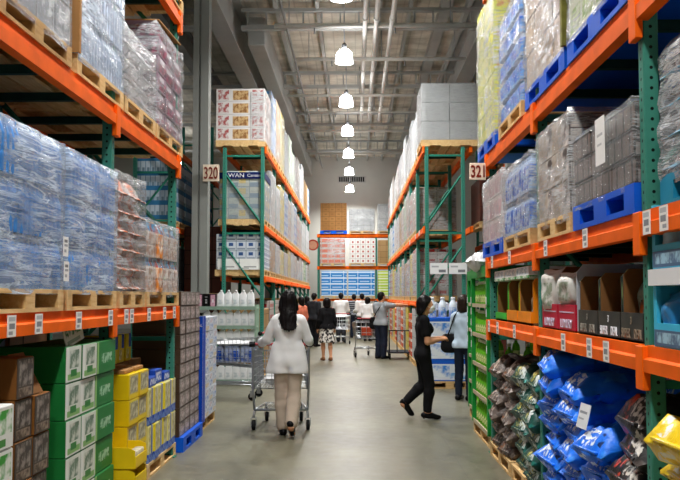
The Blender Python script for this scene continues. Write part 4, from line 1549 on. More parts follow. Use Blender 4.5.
def panel_mesh(name, w, h, mat, t=0.003):
    key = ('panel', name, round(w, 3), round(h, 3), mat.name)
    if key not in _cache:
        mb = MB()
        mb.box(-w / 2, w / 2, -t, 0, 0, h, 0)
        _cache[key] = mb.mesh(name, mat)
    return _cache[key]


ROWW = ['bottom row', 'second row up', 'third row up', 'fourth row up', 'fifth row up', 'sixth row up', 'seventh row up', 'eighth row up', 'ninth row up', 'tenth row up', 'eleventh row up']
# brown patterned cartons and the white and green ones before them
BRP = art('brown_fern_front', '#4a4038', [(0.08, 0.3, 0.92, 0.96, '#8d857e', '#463f3b', 16), (0.1, 0.04, 0.9, 0.26, '#4d3f36', '#8f7f70', 18)], 0.4)
TAPE = plain('packing_tape', '#c9a76b', 0.35)
BRC = plain('brown_carton_side', '#7b4f24', 0.7, var=0.1)
single_pallet('wooden pallet under the brown patterned cartons by the view edge', XL, -1, 4.42, 5.42, 'old')
for ci, (a, b, n) in enumerate(((4.77, 5.03, 5), (5.035, 5.30, 4))):
    me = case_mesh('carton', b - a - .006, 0.36, 0.224, [BRC, BRP], c=0.004)
    pm = panel_mesh('printed_front', b - a - .012, 0.216, BRP)
    for k in range(n):
        carton_at('brown patterned carton, %s, in the %s of two columns beside the green cartons' % (ROWW[k], ('farther', 'closer')[ci]), 'patterned_carton', 'carton', XL - 0.015, -1, (a + b) / 2 + 0.05, 0.13 + 0.228 * k, me, 'brown patterned cartons', [('printed_front', pm, (0, -0.0015, 0.004))], 0.008)
me = case_mesh('carton', 0.3, 0.36, 0.224, [BRC])
for k in range(4):
    carton_at('plain brown carton set back behind the patterned ones, %s' % ROWW[k], 'brown_carton', 'carton', XL - 0.39, -1, 5.16, 0.13 + 0.228 * k, me, 'plain brown cartons')
mb = MB()
mb.prism([(0, 0), (0.26, 0.0), (0.26, 0.003), (0, 0.003)], 'x', -0.12, 0.12)
o = mb.obj('carton_flap', CARD_D, None, (XL - 0.03, 5.165, 0.13 + 0.912), (math.radians(62), 0, rz_of(-1)))
tag(o, 'open brown flap standing on the shorter column of patterned cartons', 'cardboard flap')
WGP = art('white_green_front', '#dfe3de', [(0.08, 0.35, 0.92, 0.92, '#3f9a3c', '#dfe6dc', 8), (0.08, 0.06, 0.6, 0.24, '#4b8f4b')], 0.4)
WGC = plain('white_carton', '#dcdedb', 0.5)
me = case_mesh('carton', 0.26, 0.3, 0.224, [WGC])
pm = panel_mesh('printed_front', 0.25, 0.216, WGP)
for k in range(4):
    carton_at('white and green printed carton at the view edge, %s' % ROWW[k], 'printed_carton', 'carton', XL + 0.01, -1, 4.60, 0.13 + 0.228 * k, me, 'white and green cartons', [('printed_front', pm, (0, -0.0015, 0.004))], 0.006)

# green cartons
GRN = plain('green_carton', '#1d7436', 0.4, var=0.06)
GP1 = art('green_white_front', '#d3d9cf', [(0.0, 0.0, 0.16, 1.0, '#e2e6e0'), (0.22, 0.38, 0.85, 0.9, '#c9cfc4', '#66806c', 14), (0.1, 0.05, 0.95, 0.22, '#7fb069'), (0.3, 0.14, 0.7, 0.34, '#35803f')], 0.4)
GP2 = art('green_sketch_front', '#1f7a3a', [(0.22, 0.3, 0.8, 0.62, '#1f7a3a', '#9fc9a6', 22), (0.0, 0.0, 0.07, 1.0, '#8fbf72')], 0.4)
single_pallet('wooden pallet under the green cartons', XL, -1, 5.55, 6.75, 'old')
for ci, (a, b) in enumerate(((5.58, 5.89), (5.895, 6.22), (6.225, 6.70))):
    me = case_mesh('carton', b - a - .006, 0.42, 0.228, [GRN], c=0.004)
    pm = panel_mesh('printed_front', b - a - .012, 0.22, GP1 if ci < 2 else GP2)
    for k in range(5):
        carton_at('green carton with %s, %s' % (('white printed front, column nearest the brown cartons', 'white printed front, middle column', 'pale sketch on its front, column by the yellow cartons')[ci], ROWW[k]), 'green_carton', 'carton', XL + 0.01, -1, (a + b) / 2, 0.13 + 0.232 * k, me, 'green cartons', [('printed_front', pm, (0, -0.0015, 0.004))], 0.006)
mb = MB()
mb.box(-0.19, 0.19, -0.004, 0, 0, 0.12)
o = mb.obj('leaflet_card', art('leaflet', '#cfe0cc', [(0.1, 0.5, 0.9, 0.9, '#3a8a48', '#dfe8dc', 20), (0.1, 0.1, 0.8, 0.3, '#88a88a')], 0.5), None, (XL - 0.05, 5.95, 1.292), (math.radians(-12), math.radians(-8), rz_of(-1)))
tag(o, 'small green and white card propped on top of the green cartons', 'card')

# yellow cartons
YLC = plain('yellow_carton', '#e4c414', 0.42, var=0.05)
YP = art('yellow_front', '#d9bf3a', [(0.1, 0.22, 0.9, 0.92, '#cfc9a6', '#8f8a72', 18), (0.0, 0.0, 1, 0.16, '#e6c81c')], 0.42)
single_pallet('blue plastic pallet under the yellow cartons', XL, -1, 7.02, 7.82, 'blue')
for ci, (a, b) in enumerate(((7.14, 7.46), (7.465, 7.785))):
    me = case_mesh('carton', b - a - .006, 0.42, 0.204, [YLC], c=0.004)
    pm = panel_mesh('printed_front', b - a - .012, 0.196, YP)
    for k in range(4):
        carton_at('yellow carton, %s, %s' % (ROWW[k], ('column nearer the green cartons', 'column nearer the blue lidded packs')[ci]), 'yellow_carton', 'carton', XL + 0.01, -1, (a + b) / 2, 0.15 + 0.208 * k, me, 'yellow cartons', [('printed_front', pm, (0, -0.0015, 0.004))], 0.008)
    me2 = case_mesh('carton_back', b - a - .006, 0.4, 0.204, [CARD])
    carton_at('brown carton lying on the yellow cartons, %s' % ('first' if ci == 0 else 'second'), 'brown_carton', 'carton', XL - 0.02, -1, (a + b) / 2, 0.15 + 0.208 * 4, case_mesh('lid_carton', b - a - .03, 0.38, 0.03, [CARD]), None, (), 0.008)


def tray_obj(label, name, w, d, hf, hb, t, mats, X, s, yc, z, group, cat='display tray', slope=0.5):
    """open-fronted carton tray: low front wall, sides that climb to a tall back"""
    root = thing(name, label, cat, (X, yc, z), rz_of(s), group)
    mo, mi, mf = mats
    mb = MB()
    mb.box(-w / 2, w / 2, 0, d, 0, t)
    mb.obj('tray_floor', mi, root)
    mb = MB()
    mb.box(-w / 2, w / 2, 0, t, 0, hf)
    mb.obj('front_wall', mf, root)
    mb = MB()
    mb.box(-w / 2 + t, w / 2 - t, d - t, d, t, hb)
    mb.obj('back_wall', mi, root)
    for sx in (-1, 1):
        mb = MB()
        xa, xc = sx * w / 2, sx * (w / 2 - t)
        mb.prism([(t, t), (d, t), (d, hb), (d * slope * 0.3 + t, hb), (t, hf + (hb - hf) * (0.97 - slope * 0.6))], 'x', min(xa, xc), max(xa, xc), 0)
        # outside colour on the outer face, plain board inside
        me = mb.mesh('side_wall', [mi, mo])
        for p_ in me.polygons:
            if p_.normal.x * sx > 0.9 or abs(p_.normal.x) < 0.5:
                p_.material_index = 1
        link('side_wall', me, root)
    return root


YTRAYC = plain('tray_yellow', '#ecc918', 0.42, var=0.05)
t = tray_obj('open yellow tray pushed out into the aisle below the yellow cartons', 'display_tray', 0.36, 0.34, 0.09, 0.16, 0.006, (YTRAYC, YTRAYC, YTRAYC), XL + 0.16, -1, 6.98, 0.30, None)
me_can = None
mb = MB()
mb.lathe([(0.036, 0), (0.038, 0.005), (0.038, 0.10), (0.036, 0.108), (0.0, 0.108)], 14)
me_can = mb.mesh('can_body', art('can_print', '#c9c2ab', [(0, 0.2, 1, 0.6, '#33405f', '#d6cfb6', 10)], 0.35))
for i in range(4):
    o = link('food_can', me_can, None, (XL + 0.16 - 0.05, 6.98 - 0.128 + 0.085 * i, 0.307))
    tag(o, 'printed can in the open yellow tray, %s along' % ORD[i], 'can', 'cans in the yellow tray')
t2 = tray_obj('lower open yellow tray sticking out under the first yellow one', 'display_tray', 0.36, 0.34, 0.09, 0.14, 0.006, (YTRAYC, YTRAYC, YTRAYC), XL + 0.16, -1, 6.98, 0.15, None)
single_pallet('wooden pallet end carrying the two yellow trays', XL + 0.18, -1, 6.79, 7.0, 'old', 0.36)

# blue and yellow packs
single_pallet('wooden pallet under the blue and yellow packs', XL, -1, 7.88, 9.12, 'wood')
PKA = art('blue_yellow_pack', '#d6cf86', [(0.0, 0.0, 1.0, 0.24, '#1c46a4', '#6f8cc8', 26), (0.0, 0.24, 0.22, 1.0, '#e3cf1a'), (0.3, 0.25, 0.95, 0.95, '#cfcab0', '#a8a06e', 16)], 0.4)
PKB2 = art('yellow_blue_pack', '#dcd48a', [(0.0, 0.0, 1.0, 0.24, '#1c46a4', '#6f8cc8', 26), (0.55, 0.24, 0.8, 1.0, '#2b57b0'), (0.05, 0.25, 0.5, 0.95, '#d9d2a8', '#b8ac5c', 16)], 0.4)
for k in range(2):
    for i in range(6):
        wv = 0.195
        me = case_mesh('pack', wv - .005, 0.3, 0.325, [PKA if i % 2 else PKB2], c=0.005)
        carton_at('tall yellow pack with blue foot, %s from the yellow cartons, %s row' % (ORD[i], ('lower', 'upper')[k]), 'tall_pack', 'pack', XL + 0.0, -1, 7.92 + wv * (i + 0.5), 0.13 + 0.33 * k, me, 'blue and yellow packs', (), 0.008)
BLC = plain('blue_carton', '#2349a6', 0.42, var=0.06)
BLP = art('blue_carton_print', '#2349a6', [(0.1, 0.2, 0.9, 0.8, '#2a55b6', '#dfe4ec', 22)], 0.42)
for i, (a, h) in enumerate(((8.0, 0.085), (8.3, 0.13), (8.62, 0.085))):
    carton_at('flat blue carton lying on the tall yellow packs, %s of three' % ORD[i], 'blue_carton', 'carton', XL - 0.03, -1, a + 0.14, 0.79, case_mesh('blue_carton', 0.28, 0.22, h, [BLP]), 'flat blue cartons', (), 0.012)
for i in range(2):
    carton_at('tall brown carton standing behind the tall yellow packs, %s' % ('nearer' if i == 0 else 'farther'), 'brown_carton', 'carton', XL - 0.34, -1, 8.25 + 0.5 * i, 0.13, case_mesh('tall_carton', 0.48, 0.4, 0.86, [CARD_D]), 'tall brown cartons')
YBP = art('yellow_blue_box', '#e2cf2a', [(0.55, 0.5, 1.0, 1.0, '#2a4fa6'), (0.1, 0.1, 0.6, 0.45, '#e8e2a8', '#b8a52c', 18)], 0.4)
for i in range(3):
    carton_at('yellow box with blue corner standing in the shade above the packs, %s' % ORD[i], 'yellow_box', 'box', XL - 0.36, -1, 8.1 + 0.25 * i, 0.99, case_mesh('yellow_box', 0.2, 0.26, 0.26, [YBP], front=0), 'yellow boxes in the shade', (), 0.01)
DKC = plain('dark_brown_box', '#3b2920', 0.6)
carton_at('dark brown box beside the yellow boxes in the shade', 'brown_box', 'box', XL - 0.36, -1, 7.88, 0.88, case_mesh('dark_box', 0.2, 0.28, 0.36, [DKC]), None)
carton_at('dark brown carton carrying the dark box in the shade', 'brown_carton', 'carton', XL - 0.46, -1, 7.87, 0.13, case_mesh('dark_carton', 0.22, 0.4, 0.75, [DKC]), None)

# tall grey brown stack on the blue pallet past the rack end
CB = art('grey_brown_print', '#6a5f5a', [(0.05, 0.06, 0.95, 0.94, '#b0a6a2', '#7a6e6a', 22), (0.3, 0.3, 0.7, 0.7, '#d0c2c2', '#9a8482', 26)], 0.42)
CBE = plain('grey_brown_end', '#4b3a2c', 0.55, var=0.1)
single_pallet('blue plastic pallet under the tall grey brown stack past the rack end', XL + 0.05, -1, 9.26, 10.42, 'blue')
nr, nc = 10, 4
for k in range(nr):
    for i in range(nc):
        wv = 1.14 / nc
        me = case_mesh('carton', wv - .004, 0.5, 0.148, [CBE], c=0.004)
        pm = panel_mesh('printed_front', wv - .01, 0.142, CB)
        carton_at('grey brown carton of the tall stack on a blue pallet, %s, %s along' % (ROWW[k], ORD[i]), 'printed_carton', 'carton', XL - 0.0, -1, 9.27 + wv * (i + 0.5), 0.15 + 0.151 * k, me, 'tall grey brown stack', [('printed_front', pm, (0, -0.0015, 0.003))], 0.004)
# small blue white stack with blue corner card
SB = [art('small_box_a', '#cdd3df', [(0.1, 0.1, 0.9, 0.5, '#6f8fc8', '#dfe3ea', 24), (0.3, 0.55, 0.8, 0.9, '#b98fa0', '#d9dbe2', 24)], 0.42),
      art('small_box_b', '#c9cdd8', [(0.1, 0.45, 0.9, 0.95, '#7d8fb4', '#dfe2e8', 22), (0.1, 0.1, 0.9, 0.35, '#c9a96a', '#d6d3cc', 24)], 0.42)]
single_pallet('wooden pallet under the small blue and white boxes past the rack end', XL - 0.02, -1, 10.5, 11.75, 'wood')
for k in range(7):
    for i in range(4):
        wv = 1.2 / 4
        me = case_mesh('small_box', wv - .005, 0.4, 0.172, [SB[(i + k) % 2]], c=0.004)
        carton_at('small blue and white printed box beside the blue corner card, %s, %s along' % (ROWW[k], ORD[i]), 'printed_box', 'box', XL + 0.0, -1, 10.53 + wv * (i + 0.5), 0.13 + 0.175 * k, me, 'small blue and white boxes', (), 0.005)
t = thing('corner_card', 'blue lettered corner card round the small boxed stack', 'display card', (XL + 0.03, 10.5, 0.13))
BLK = plain('card_blue', '#1546b4', 0.4, var=0.05)
mb = MB()
mb.box(-0.22, 0.0, -0.012, -0.006, 1.09, 1.245)
mb.box(-0.07, 0.0, -0.012, -0.006, 0.0, 1.09)
mb.obj('end_panel', BLK, t)
mb = MB()
mb.box(0.002, 0.008, 0.0, 0.14, 0.0, 1.245)
mb.obj('side_panel', BLK, t)
for s_, z in (('NEW', 1.195), ('ORIGINAL', 1.135)):
    link('lettering', text_mesh('lettering', s_, 0.045, WHT), t, (-0.11, -0.015, z), (PI / 2, 0, 0))

# ------------------------------------------------------------------ pouch display at the end of the 320 rack
x0, x1 = at_y(190, 300, 16.5).x, at_y(257, 300, 16.5).x
t = thing('display_shelf', 'pale green tiered display shelf of white pouches at the 320 rack end', 'display shelf', ((x0 + x1) / 2, 16.3, 0))
W_ = x1 - x0
SHG = plain('shelf_pale_green', '#9db8a4', 0.5, var=0.06)
TZ = [0.08, 0.72, 1.06, 1.41]
for z in TZ:
    mb = MB()
    mb.box(-W_ / 2, W_ / 2, 0, 0.42, z - 0.03, z)
    sh = mb.obj('shelf_board', SHG, t)
    mb = MB()
    mb.box(-W_ / 2, W_ / 2, -0.012, 0, z - 0.045, z + 0.02)
    mb.obj('price_rail', plain('price_rail', '#8fa99a', 0.4), sh)
for sx in (-1, 1):
    for yy in (0.02, 0.4):
        mb = MB()
        mb.box(sx * W_ / 2 - 0.02, sx * W_ / 2 + 0.02, yy - 0.02, yy + 0.02, 0, 1.46)
        mb.obj('shelf_post', SHG, t)


def pouch_mesh(w, h, d, mat):
    mb = MB()
    n = 12
    vs = []
    prof = [(0, 1.0, 0.9), (0.1, 1.0, 1.0), (0.55, 0.98, 0.75), (0.85, 0.9, 0.3), (0.93, 0.55, 0.2), (1.0, 0.42, 0.12)]
    for zf, kx, ky in prof:
        for k in range(n):
            a = 2 * PI * k / n
            cx, sy = math.cos(a), math.sin(a)
            ex = abs(cx) ** 0.5 * (1 if cx >= 0 else -1)
            ey = abs(sy) ** 0.5 * (1 if sy >= 0 else -1)
            vs.append((w / 2 * kx * ex + (0.06 * w if zf > 0.9 else 0), d / 2 + d / 2 * ky * ey, h * zf))
    fs = [[a * n + k, a * n + (k + 1) % n, (a + 1) * n + (k + 1) % n, (a + 1) * n + k] for a in range(len(prof) - 1) for k in range(n)]
    fs.append(list(range(n))[::-1])
    fs.append([(len(prof) - 1) * n + k for k in range(n)])
    mb.add(vs, fs, 0, True)
    return mb.mesh('pouch_body', mat)


PCH = art('white_pouch', '#e6e8ea', [(0.25, 0.2, 0.75, 0.5, '#c3ccd2', '#e2e4e6', 20)], 0.3)
pch = pouch_mesh(0.148, 0.285, 0.1, PCH)
mb = MB()
mb.lathe([(0.02, 0), (0.02, 0.035), (0.015, 0.04)], 10)
pcap = mb.mesh('spout_cap', WHITEP)
BXP = art('pink_bottle_box', '#3a2a30', [(0.15, 0.05, 0.85, 0.92, '#c98aa8', '#e2b4c6', 12), (0.35, 0.35, 0.65, 0.6, '#efe4ea')], 0.35)
BXB = art('black_bottle_box', '#141416', [(0.35, 0.3, 0.65, 0.6, '#d6d6d8', '#3a3a3e', 20), (0.3, 0.72, 0.7, 0.8, '#88888c')], 0.35)
TW = ['bottom shelf', 'second shelf up', 'third shelf up', 'top shelf']
bxm = [case_mesh('bottle_box', 0.118, 0.12, 0.25, [BXB]), case_mesh('bottle_box', 0.118, 0.12, 0.25, [BXP])]
for ti, z in enumerate(TZ):
    for i in range(9):
        x = (x0 + x1) / 2 - W_ / 2 + 0.085 + (0.122 * i if i <= (2, 1, 1, 3)[ti] else 0.122 * ((2, 1, 1, 3)[ti] + 1) + 0.138 * (i - (2, 1, 1, 3)[ti] - 1) + 0.015)
        if x > x1 - 0.06:
            break
        nb = (2, 1, 1, 3)[ti]
        if i <= nb:
            pk = (i + (0 if ti in (0, 3) else 1)) % 2
            o = link('bottle_box', bxm[pk], None, (x, 16.33, z))
            tag(o, '%s bottle box on the %s of the pouch display, %s along' % (('black', 'pink')[pk], TW[ti], ORD[i]), 'box', 'bottle boxes on the pouch display')
        else:
            o = link('refill_pouch', pch, None, (x, 16.33, z), (0, 0, random.uniform(-.05, .05)))
            link('spout_cap', pcap, o, (0.012, 0.05, 0.28))
            tag(o, 'white refill pouch on the %s of the pouch display, %s along' % (TW[ti], ORD[i]), 'pouch', 'white refill pouches')

# ------------------------------------------------------------------ right rack, first level: open display trays
INS = plain('inner_board', '#7a5730', 0.8, var=0.08)
TGREEN = plain('tray_green', '#2fae35', 0.42)
TLIME = plain('tray_lime', '#a3b02c', 0.42)
TORANGE = plain('tray_orange', '#e98a17', 0.42)
Z1 = 1.37
PETB = [art('pet_bag_white', '#c9c9c4', [(0.2, 0.2, 0.8, 0.7, '#d9d9d4', '#8f9a86', 14), (0.3, 0.75, 0.7, 0.9, '#a9a49c', '#d4d2cc', 18)], 0.4), plain('pet_bag_blue', '#3a6fc0', 0.35, bump=0.2), plain('pet_bag_tan', '#8a6a4a', 0.4, bump=0.2)]


def stand_bag(name, w, h, t, mat, seed):
    """upright filled bag: x width, z height, y thickness"""
    me = bag_mesh(name, w, h, t, seed, [mat], sag=0.0, seam=0.03, nu=12, nv=14, wr=0.01)
    for v_ in me.vertices:
        x, y, z = v_.co
        v_.co = (x, z, y)
    me.flip_normals()
    return me


tr = [(8.98, 8.36, TGREEN, TGREEN, 'bright green', 0.08), (8.32, 7.80, TLIME, TORANGE, 'lime edged brown', 0.11), (7.76, 7.18, TORANGE, TORANGE, 'orange', 0.11)]
for i, (a, b, mo, mf, nm, hf) in enumerate(tr):
    t = tray_obj('%s open display tray on the first beam of the right rack' % nm, 'display_tray', a - b, 0.5, hf, 0.38, 0.02, (mo, INS, mf), XR + 0.01, 1, (a + b) / 2, Z1, 'bright display trays', slope=0.15)
    o = link('snack_bag', stand_bag('snack_bag', 0.26, 0.25, 0.1, PETB[(0, 2, 0)[i]], 90 + i), None, (XR + 0.30 - 0.1 * i, (a + b) / 2 + 0.05, Z1 + 0.02), (0, 0, rz_of(1)))
    tag(o, '%s bag standing in the %s open tray' % (('white', 'tan', 'white and dark')[i], nm), 'bag')
WGB = art('white_green_carton', '#f2f5f4', [(0.05, 0.35, 0.95, 0.9, '#f2f5f8', '#9fb4c4', 26), (0.0, 0.0, 1.0, 0.26, '#2f8f3c', '#d6e4d4', 20)], 0.45)
for i, (a, b) in enumerate(((8.96, 8.42), (8.36, 7.82), (7.76, 7.22))):
    carton_at('flat white carton with green edge lying across the bright trays, %s' % ORD[i], 'flat_carton', 'carton', XR + 0.0, 1, (a + b) / 2, Z1 + 0.382, case_mesh('flat_carton', a - b, 0.45, 0.10, [WGB]), 'flat white cartons', (), 0.004)
REDT = plain('tray_red', '#b71334', 0.42, var=0.06)
GREYT = plain('tray_grey_white', '#b9bec8', 0.5)
LET_W = plain('lettering_pale', '#c9c2d6', 0.5)
for i, (a, b) in enumerate(((6.74, 6.24), (6.22, 5.74))):
    t = tray_obj('red fronted display tray with white bag, %s the middle post' % ('beside' if i == 0 else 'second from'), 'display_tray', a - b, 0.5, 0.18, 0.44, 0.012, (GREYT, CARD_D, REDT), XR + 0.01, 1, (a + b) / 2, Z1, 'red display trays', slope=0.3)
    o = text_on(t, 'lettering', 'LUXURY', 0.085, LET_W, (0, -0.004, 0.05))
    mb = MB()
    mb.box(-0.2, 0.2, -0.002, 0, 0.125, 0.133)
    mb.obj('printed_rule', LET_W, t)
    o = link('white_bag', stand_bag('white_bag', 0.36, (0.33, 0.24)[i], 0.11, PETB[0], 95 + i), None, (XR - 0.0, (a + b) / 2 + 0.02, Z1 + (0.1, 0.16)[i]), (0, 0, rz_of(1) + 0.15))
    tag(o, ('tall white bag filling the red tray beside the middle post', 'short white bag in the second red tray')[i], 'bag')
BLKT = art('tray_black_print', '#35332f', [(0.0, 0.0, 1.0, 1.0, '#3b3a34', '#2a2b2a', 5)], 0.35)
BLKS = art('tray_black_side', '#26302c', [(0.0, 0.45, 1.0, 1.0, '#2b3a34', '#7f8f5a', 5), (0.3, 0.5, 0.6, 0.8, '#2b3a34', '#c06a2c', 8)], 0.3, axis='yz')
for i, (a, b) in enumerate(((5.66, 5.22), (5.20, 4.78), (4.76, 4.40))):
    t = tray_obj('black printed display tray %s' % ('with a blue and white bag, beside the red trays', 'with bold white lettering and an empty brown inside', 'nearest the green front post')[i], 'display_tray', a - b, 0.5, 0.15, 0.36 + 0.01 * i, 0.012, (BLKS, CARD_D, BLKT), XR + 0.01, 1, (a + b) / 2, Z1, 'black display trays', slope=0.2)
    c = [plain('lettering_dim', '#8f8a80', 0.5), WHT, plain('lettering_tan', '#8a7a68', 0.5)][i]
    for s_, sz, xx, zz in (('SUPER', 0.07, -0.09, 0.042), ('DEAL', 0.07, 0.11, 0.042), ('3', 0.055, 0, 0.108)):
        o = text_on(t, 'lettering', s_, sz, c, (xx, -0.004, zz), 0.75)
BWB = art('blue_white_bag', '#d6dbe2', [(0, 0.0, 1, 0.42, '#2f86d6'), (0.35, 0.5, 0.65, 0.9, '#2a2d3a', '#d6dbe2', 14)], 0.35)
o = link('pet_bag', stand_bag('pet_bag', 0.18, 0.33, 0.08, BWB, 99), None, (XR + 0.12, 5.38, Z1 + 0.02), (0, 0, rz_of(1)))
tag(o, 'slim white bag with blue foot standing in a black display tray', 'bag')
o = link('pet_bag', stand_bag('pet_bag', 0.16, 0.16, 0.08, PETB[1], 100), None, (XR + 0.2, 4.88, Z1 + 0.02), (0, 0, rz_of(1)))
tag(o, 'small blue bag lying in the boldly lettered black tray', 'bag')
DARKG = art('dark_green_bag', '#3c4a44', [(0.1, 0.1, 0.9, 0.9, '#2f4a44', '#8a9a8c', 10), (0.4, 0.3, 0.7, 0.6, '#b8642c', '#3a4a44', 10)], 0.3)
for i in range(2):
    o = link('pet_bag', stand_bag('pet_bag', 0.17, 0.32, 0.09, DARKG, 101 + i), None, (XR + 0.1, 4.67 - 0.17 * i, Z1 + 0.02), (0, 0, rz_of(1)))
    tag(o, 'dark green printed bag in the black tray by the front post, %s' % ('first', 'second')[i], 'bag', 'dark green bags')
SLATE = plain('slate_carton', '#56657f', 0.5)
carton_at('slate blue carton set back behind the black trays', 'slate_carton', 'carton', XR + 0.53, 1, 5.1, Z1, case_mesh('slate_carton', 1.2, 0.3, 0.46, [SLATE]), None)

# turquoise display past the front post
TURQ = plain('tray_turquoise', '#3fb4d6', 0.4, var=0.06)
TQP = art('turquoise_lip', '#4a6480', [(0.05, 0.2, 0.95, 0.85, '#56708c', '#9fc4d6', 14)], 0.4)
DBL = [plain('dark_blue_bag', '#2f7ab0', 0.3, bump=0.3, bscale=14), plain('pale_blue_bag', '#9fc6d8', 0.3, bump=0.3, bscale=14)]
for i, z in enumerate((Z1, Z1 + 0.36)):
    t = thing('display_box', 'turquoise window box of blue bags past the front post, %s' % ('under the white board' if i == 0 else 'on the white board'), 'display box', (XR + 0.0, 3.86, z), rz_of(1), 'turquoise display boxes')
    fr = grid_solid([-0.35, -0.31, 0.31, 0.35], [0, 0.085, 0.11, 0.28 + 0.02 * i], lambda a, b: a in (0, 2) or b in (0, 1), 0.0, 0.02)
    fr.obj('front_frame', TURQ, t)
    mb = MB()
    mb.box(-0.335, 0.335, -0.004, 0, 0.006, 0.08)
    mb.obj('printed_lip', TQP, t)
    for sx in (-1, 1):
        mb = MB()
        mb.box(sx * 0.34 - 0.01, sx * 0.34 + 0.01, 0.02, 0.42, 0, 0.28 + 0.02 * i)
        mb.obj('side_wall', TURQ, t)
    mb = MB()
    mb.box(-0.33, 0.33, 0.4, 0.42, 0, 0.28 + 0.02 * i)
    mb.obj('back_wall', TURQ, t)
    mb = MB()
    mb.box(-0.33, 0.33, 0.02, 0.4, 0, 0.012)
    mb.obj('tray_floor', TURQ, t)
    for k in range(3):
        o = link('blue_bag', stand_bag('blue_bag', 0.2, (0.24, 0.27, 0.22)[k], 0.1, DBL[(k + i) % 2], 110 + k + 3 * i), None, (XR + 0.022 + 0.03 * (k % 2), 3.86 + 0.21 - 0.2 * k, z + 0.013), (0, 0, rz_of(1)))
        tag(o, '%s bag in the %s turquoise window box, %s from the post' % (('dark blue', 'pale blue')[(k + i) % 2], ('lower', 'upper')[i], ORD[k]), 'bag', 'bags in the turquoise boxes')
mb = MB()
mb.box(-0.36, 0.36, -0.02, 0.42, 0, 0.075)
o = mb.obj('white_board', plain('white_board', '#e2e4e6', 0.5, var=0.03), None, (XR, 3.86, Z1 + 0.283), (0, 0, rz_of(1)))
tag(o, 'thick white board between the two turquoise window boxes', 'board')

# ------------------------------------------------------------------ sacks on the floor of the right rack
def sack_set(name, words, group, mats, Xf, cols, z0, T, W, L, seed, cat='sack', sag=0.3, labels=None, pitch=None, tilt=0.0):
    """cols = [(y centre, number of sacks, how far out of the rack, words)] laid flat, one end to the aisle"""
    meshes = [bag_mesh(name + '_body', W, L, T * 1.42, seed + i, mats, sag=sag, seam=0.012, wr=0.03) for i in range(4)]
    rn = random.Random(seed)
    for ci, (yc, n, out, cw) in enumerate(cols):
        for k in range(n):
            me = meshes[rn.randrange(4)]
            o = link(name, me, None, (Xf - out + rn.uniform(-.05, .04), yc + rn.uniform(-.03, .03), z0 + T * k), (rn.uniform(-.05, .05) + tilt, rn.uniform(-.06, .06), rz_of(1) + rn.uniform(-.12, .12)))
            tag(o, '%s, %s, %s' % (words, cw, 'topmost of its column' if k == n - 1 else ROWW[k].replace('row', 'layer')), cat, group)
            sm = seam_strip(W, T, seed + k, mats[0])
            link('crimped_seam', sm, o, (0, 0, 0))


_seams = {}


def seam_strip(W, T, seed, mat):
    key = (round(W, 2), round(T, 3), mat.name)
    if key not in _seams:
        mb = MB()
        zc = T * 0.36
        mb.box(-W * 0.36, W * 0.36, -0.006, 0.02, zc - 0.007, zc + 0.007, 0, 0.003)
        _seams[key] = mb.mesh('crimped_seam', mat)
    return _seams[key]


SEAMM = plain('seam_grey', '#4c5054', 0.35, var=0.2, scale=20)


def sack_mat(name, base, marks, rough=0.38, bump=0.4, patch=()):
    """glossy printed film; marks = [(colour, threshold, scale)] mottled print"""
    t = NT(name)
    co = t.coord()
    col = rgb(base)
    g = t.coord('Generated')
    gs = t.sep(g)
    c_ = t.mix(t.noise(co, 6, 3), tuple(x * 0.8 for x in rgb(base)[:3]) + (1,), tuple(min(1, x * 1.15) for x in rgb(base)[:3]) + (1,))
    for i, (mc, th, sc) in enumerate(marks):
        nz = t.noise(t.mapping(co, (1, 1, 1), (0, 0, 0), (i * 7.3, i * 3.1, 0)), sc, 2, 0.4)
        m = t.ramp(nz, [(th, 0.0), (th + 0.03, 1.0)])
        c_ = t.mix(m, c_, rgb(mc))
    for (u0, v0, u1, v1, pc, pc2, sc) in patch:
        m = t.math('MULTIPLY', t.math('COMPARE', gs[0], (u0 + u1) / 2, (u1 - u0) / 2), t.math('COMPARE', gs[1], (v0 + v1) / 2, (v1 - v0) / 2))
        f = t.ramp(t.noise(co, sc, 2, 0.5), [(0.46, 0.0), (0.54, 1.0)])
        c_ = t.mix(t.math('MULTIPLY', m, f), c_, rgb(pc))
    cr = t.noise(t.mapping(co, (7, 3, 7)), 2.2, 4, 0.55, 1.2)
    return t.done(t.bsdf(c_, rough, 0, t.bump(cr, bump, 0.02), 0.25))


SK_BROWN = sack_mat('sack_brown', '#564a45', [('#75685f', 0.6, 7), ('#2a2220', 0.62, 5)], patch=[(0.3, 0.02, 0.7, 0.16, '#b7a79a', '', 22), (0.1, 0.0, 0.3, 0.1, '#8a5a3a', '', 18)])
SK_GREEN = sack_mat('sack_dark_green', '#1a4a42', [('#25766c', 0.6, 6), ('#b3a24a', 0.72, 9), ('#9fb6b4', 0.73, 11)], patch=[(0.3, 0.02, 0.75, 0.14, '#c9bd5a', '', 24), (0.55, 0.0, 0.85, 0.1, '#cfd8d6', '', 26)])
SK_BLUE = sack_mat('sack_blue', '#1a74ee', [('#3f9cff', 0.58, 5), ('#dfe6ee', 0.72, 10), ('#0f4fb4', 0.66, 7)], patch=[(0.15, 0.03, 0.7, 0.17, '#e6edf6', '', 26), (0.7, 0.05, 0.85, 0.14, '#0a2a66', '', 12)])
SK_BLACK = sack_mat('sack_black', '#1d1b1b', [('#4a4340', 0.6, 6), ('#b8482c', 0.70, 9), ('#8f9aa0', 0.73, 12)], patch=[(0.2, 0.02, 0.5, 0.12, '#c2402a', '', 14), (0.5, 0.03, 0.9, 0.16, '#c9c4bc', '', 24)])
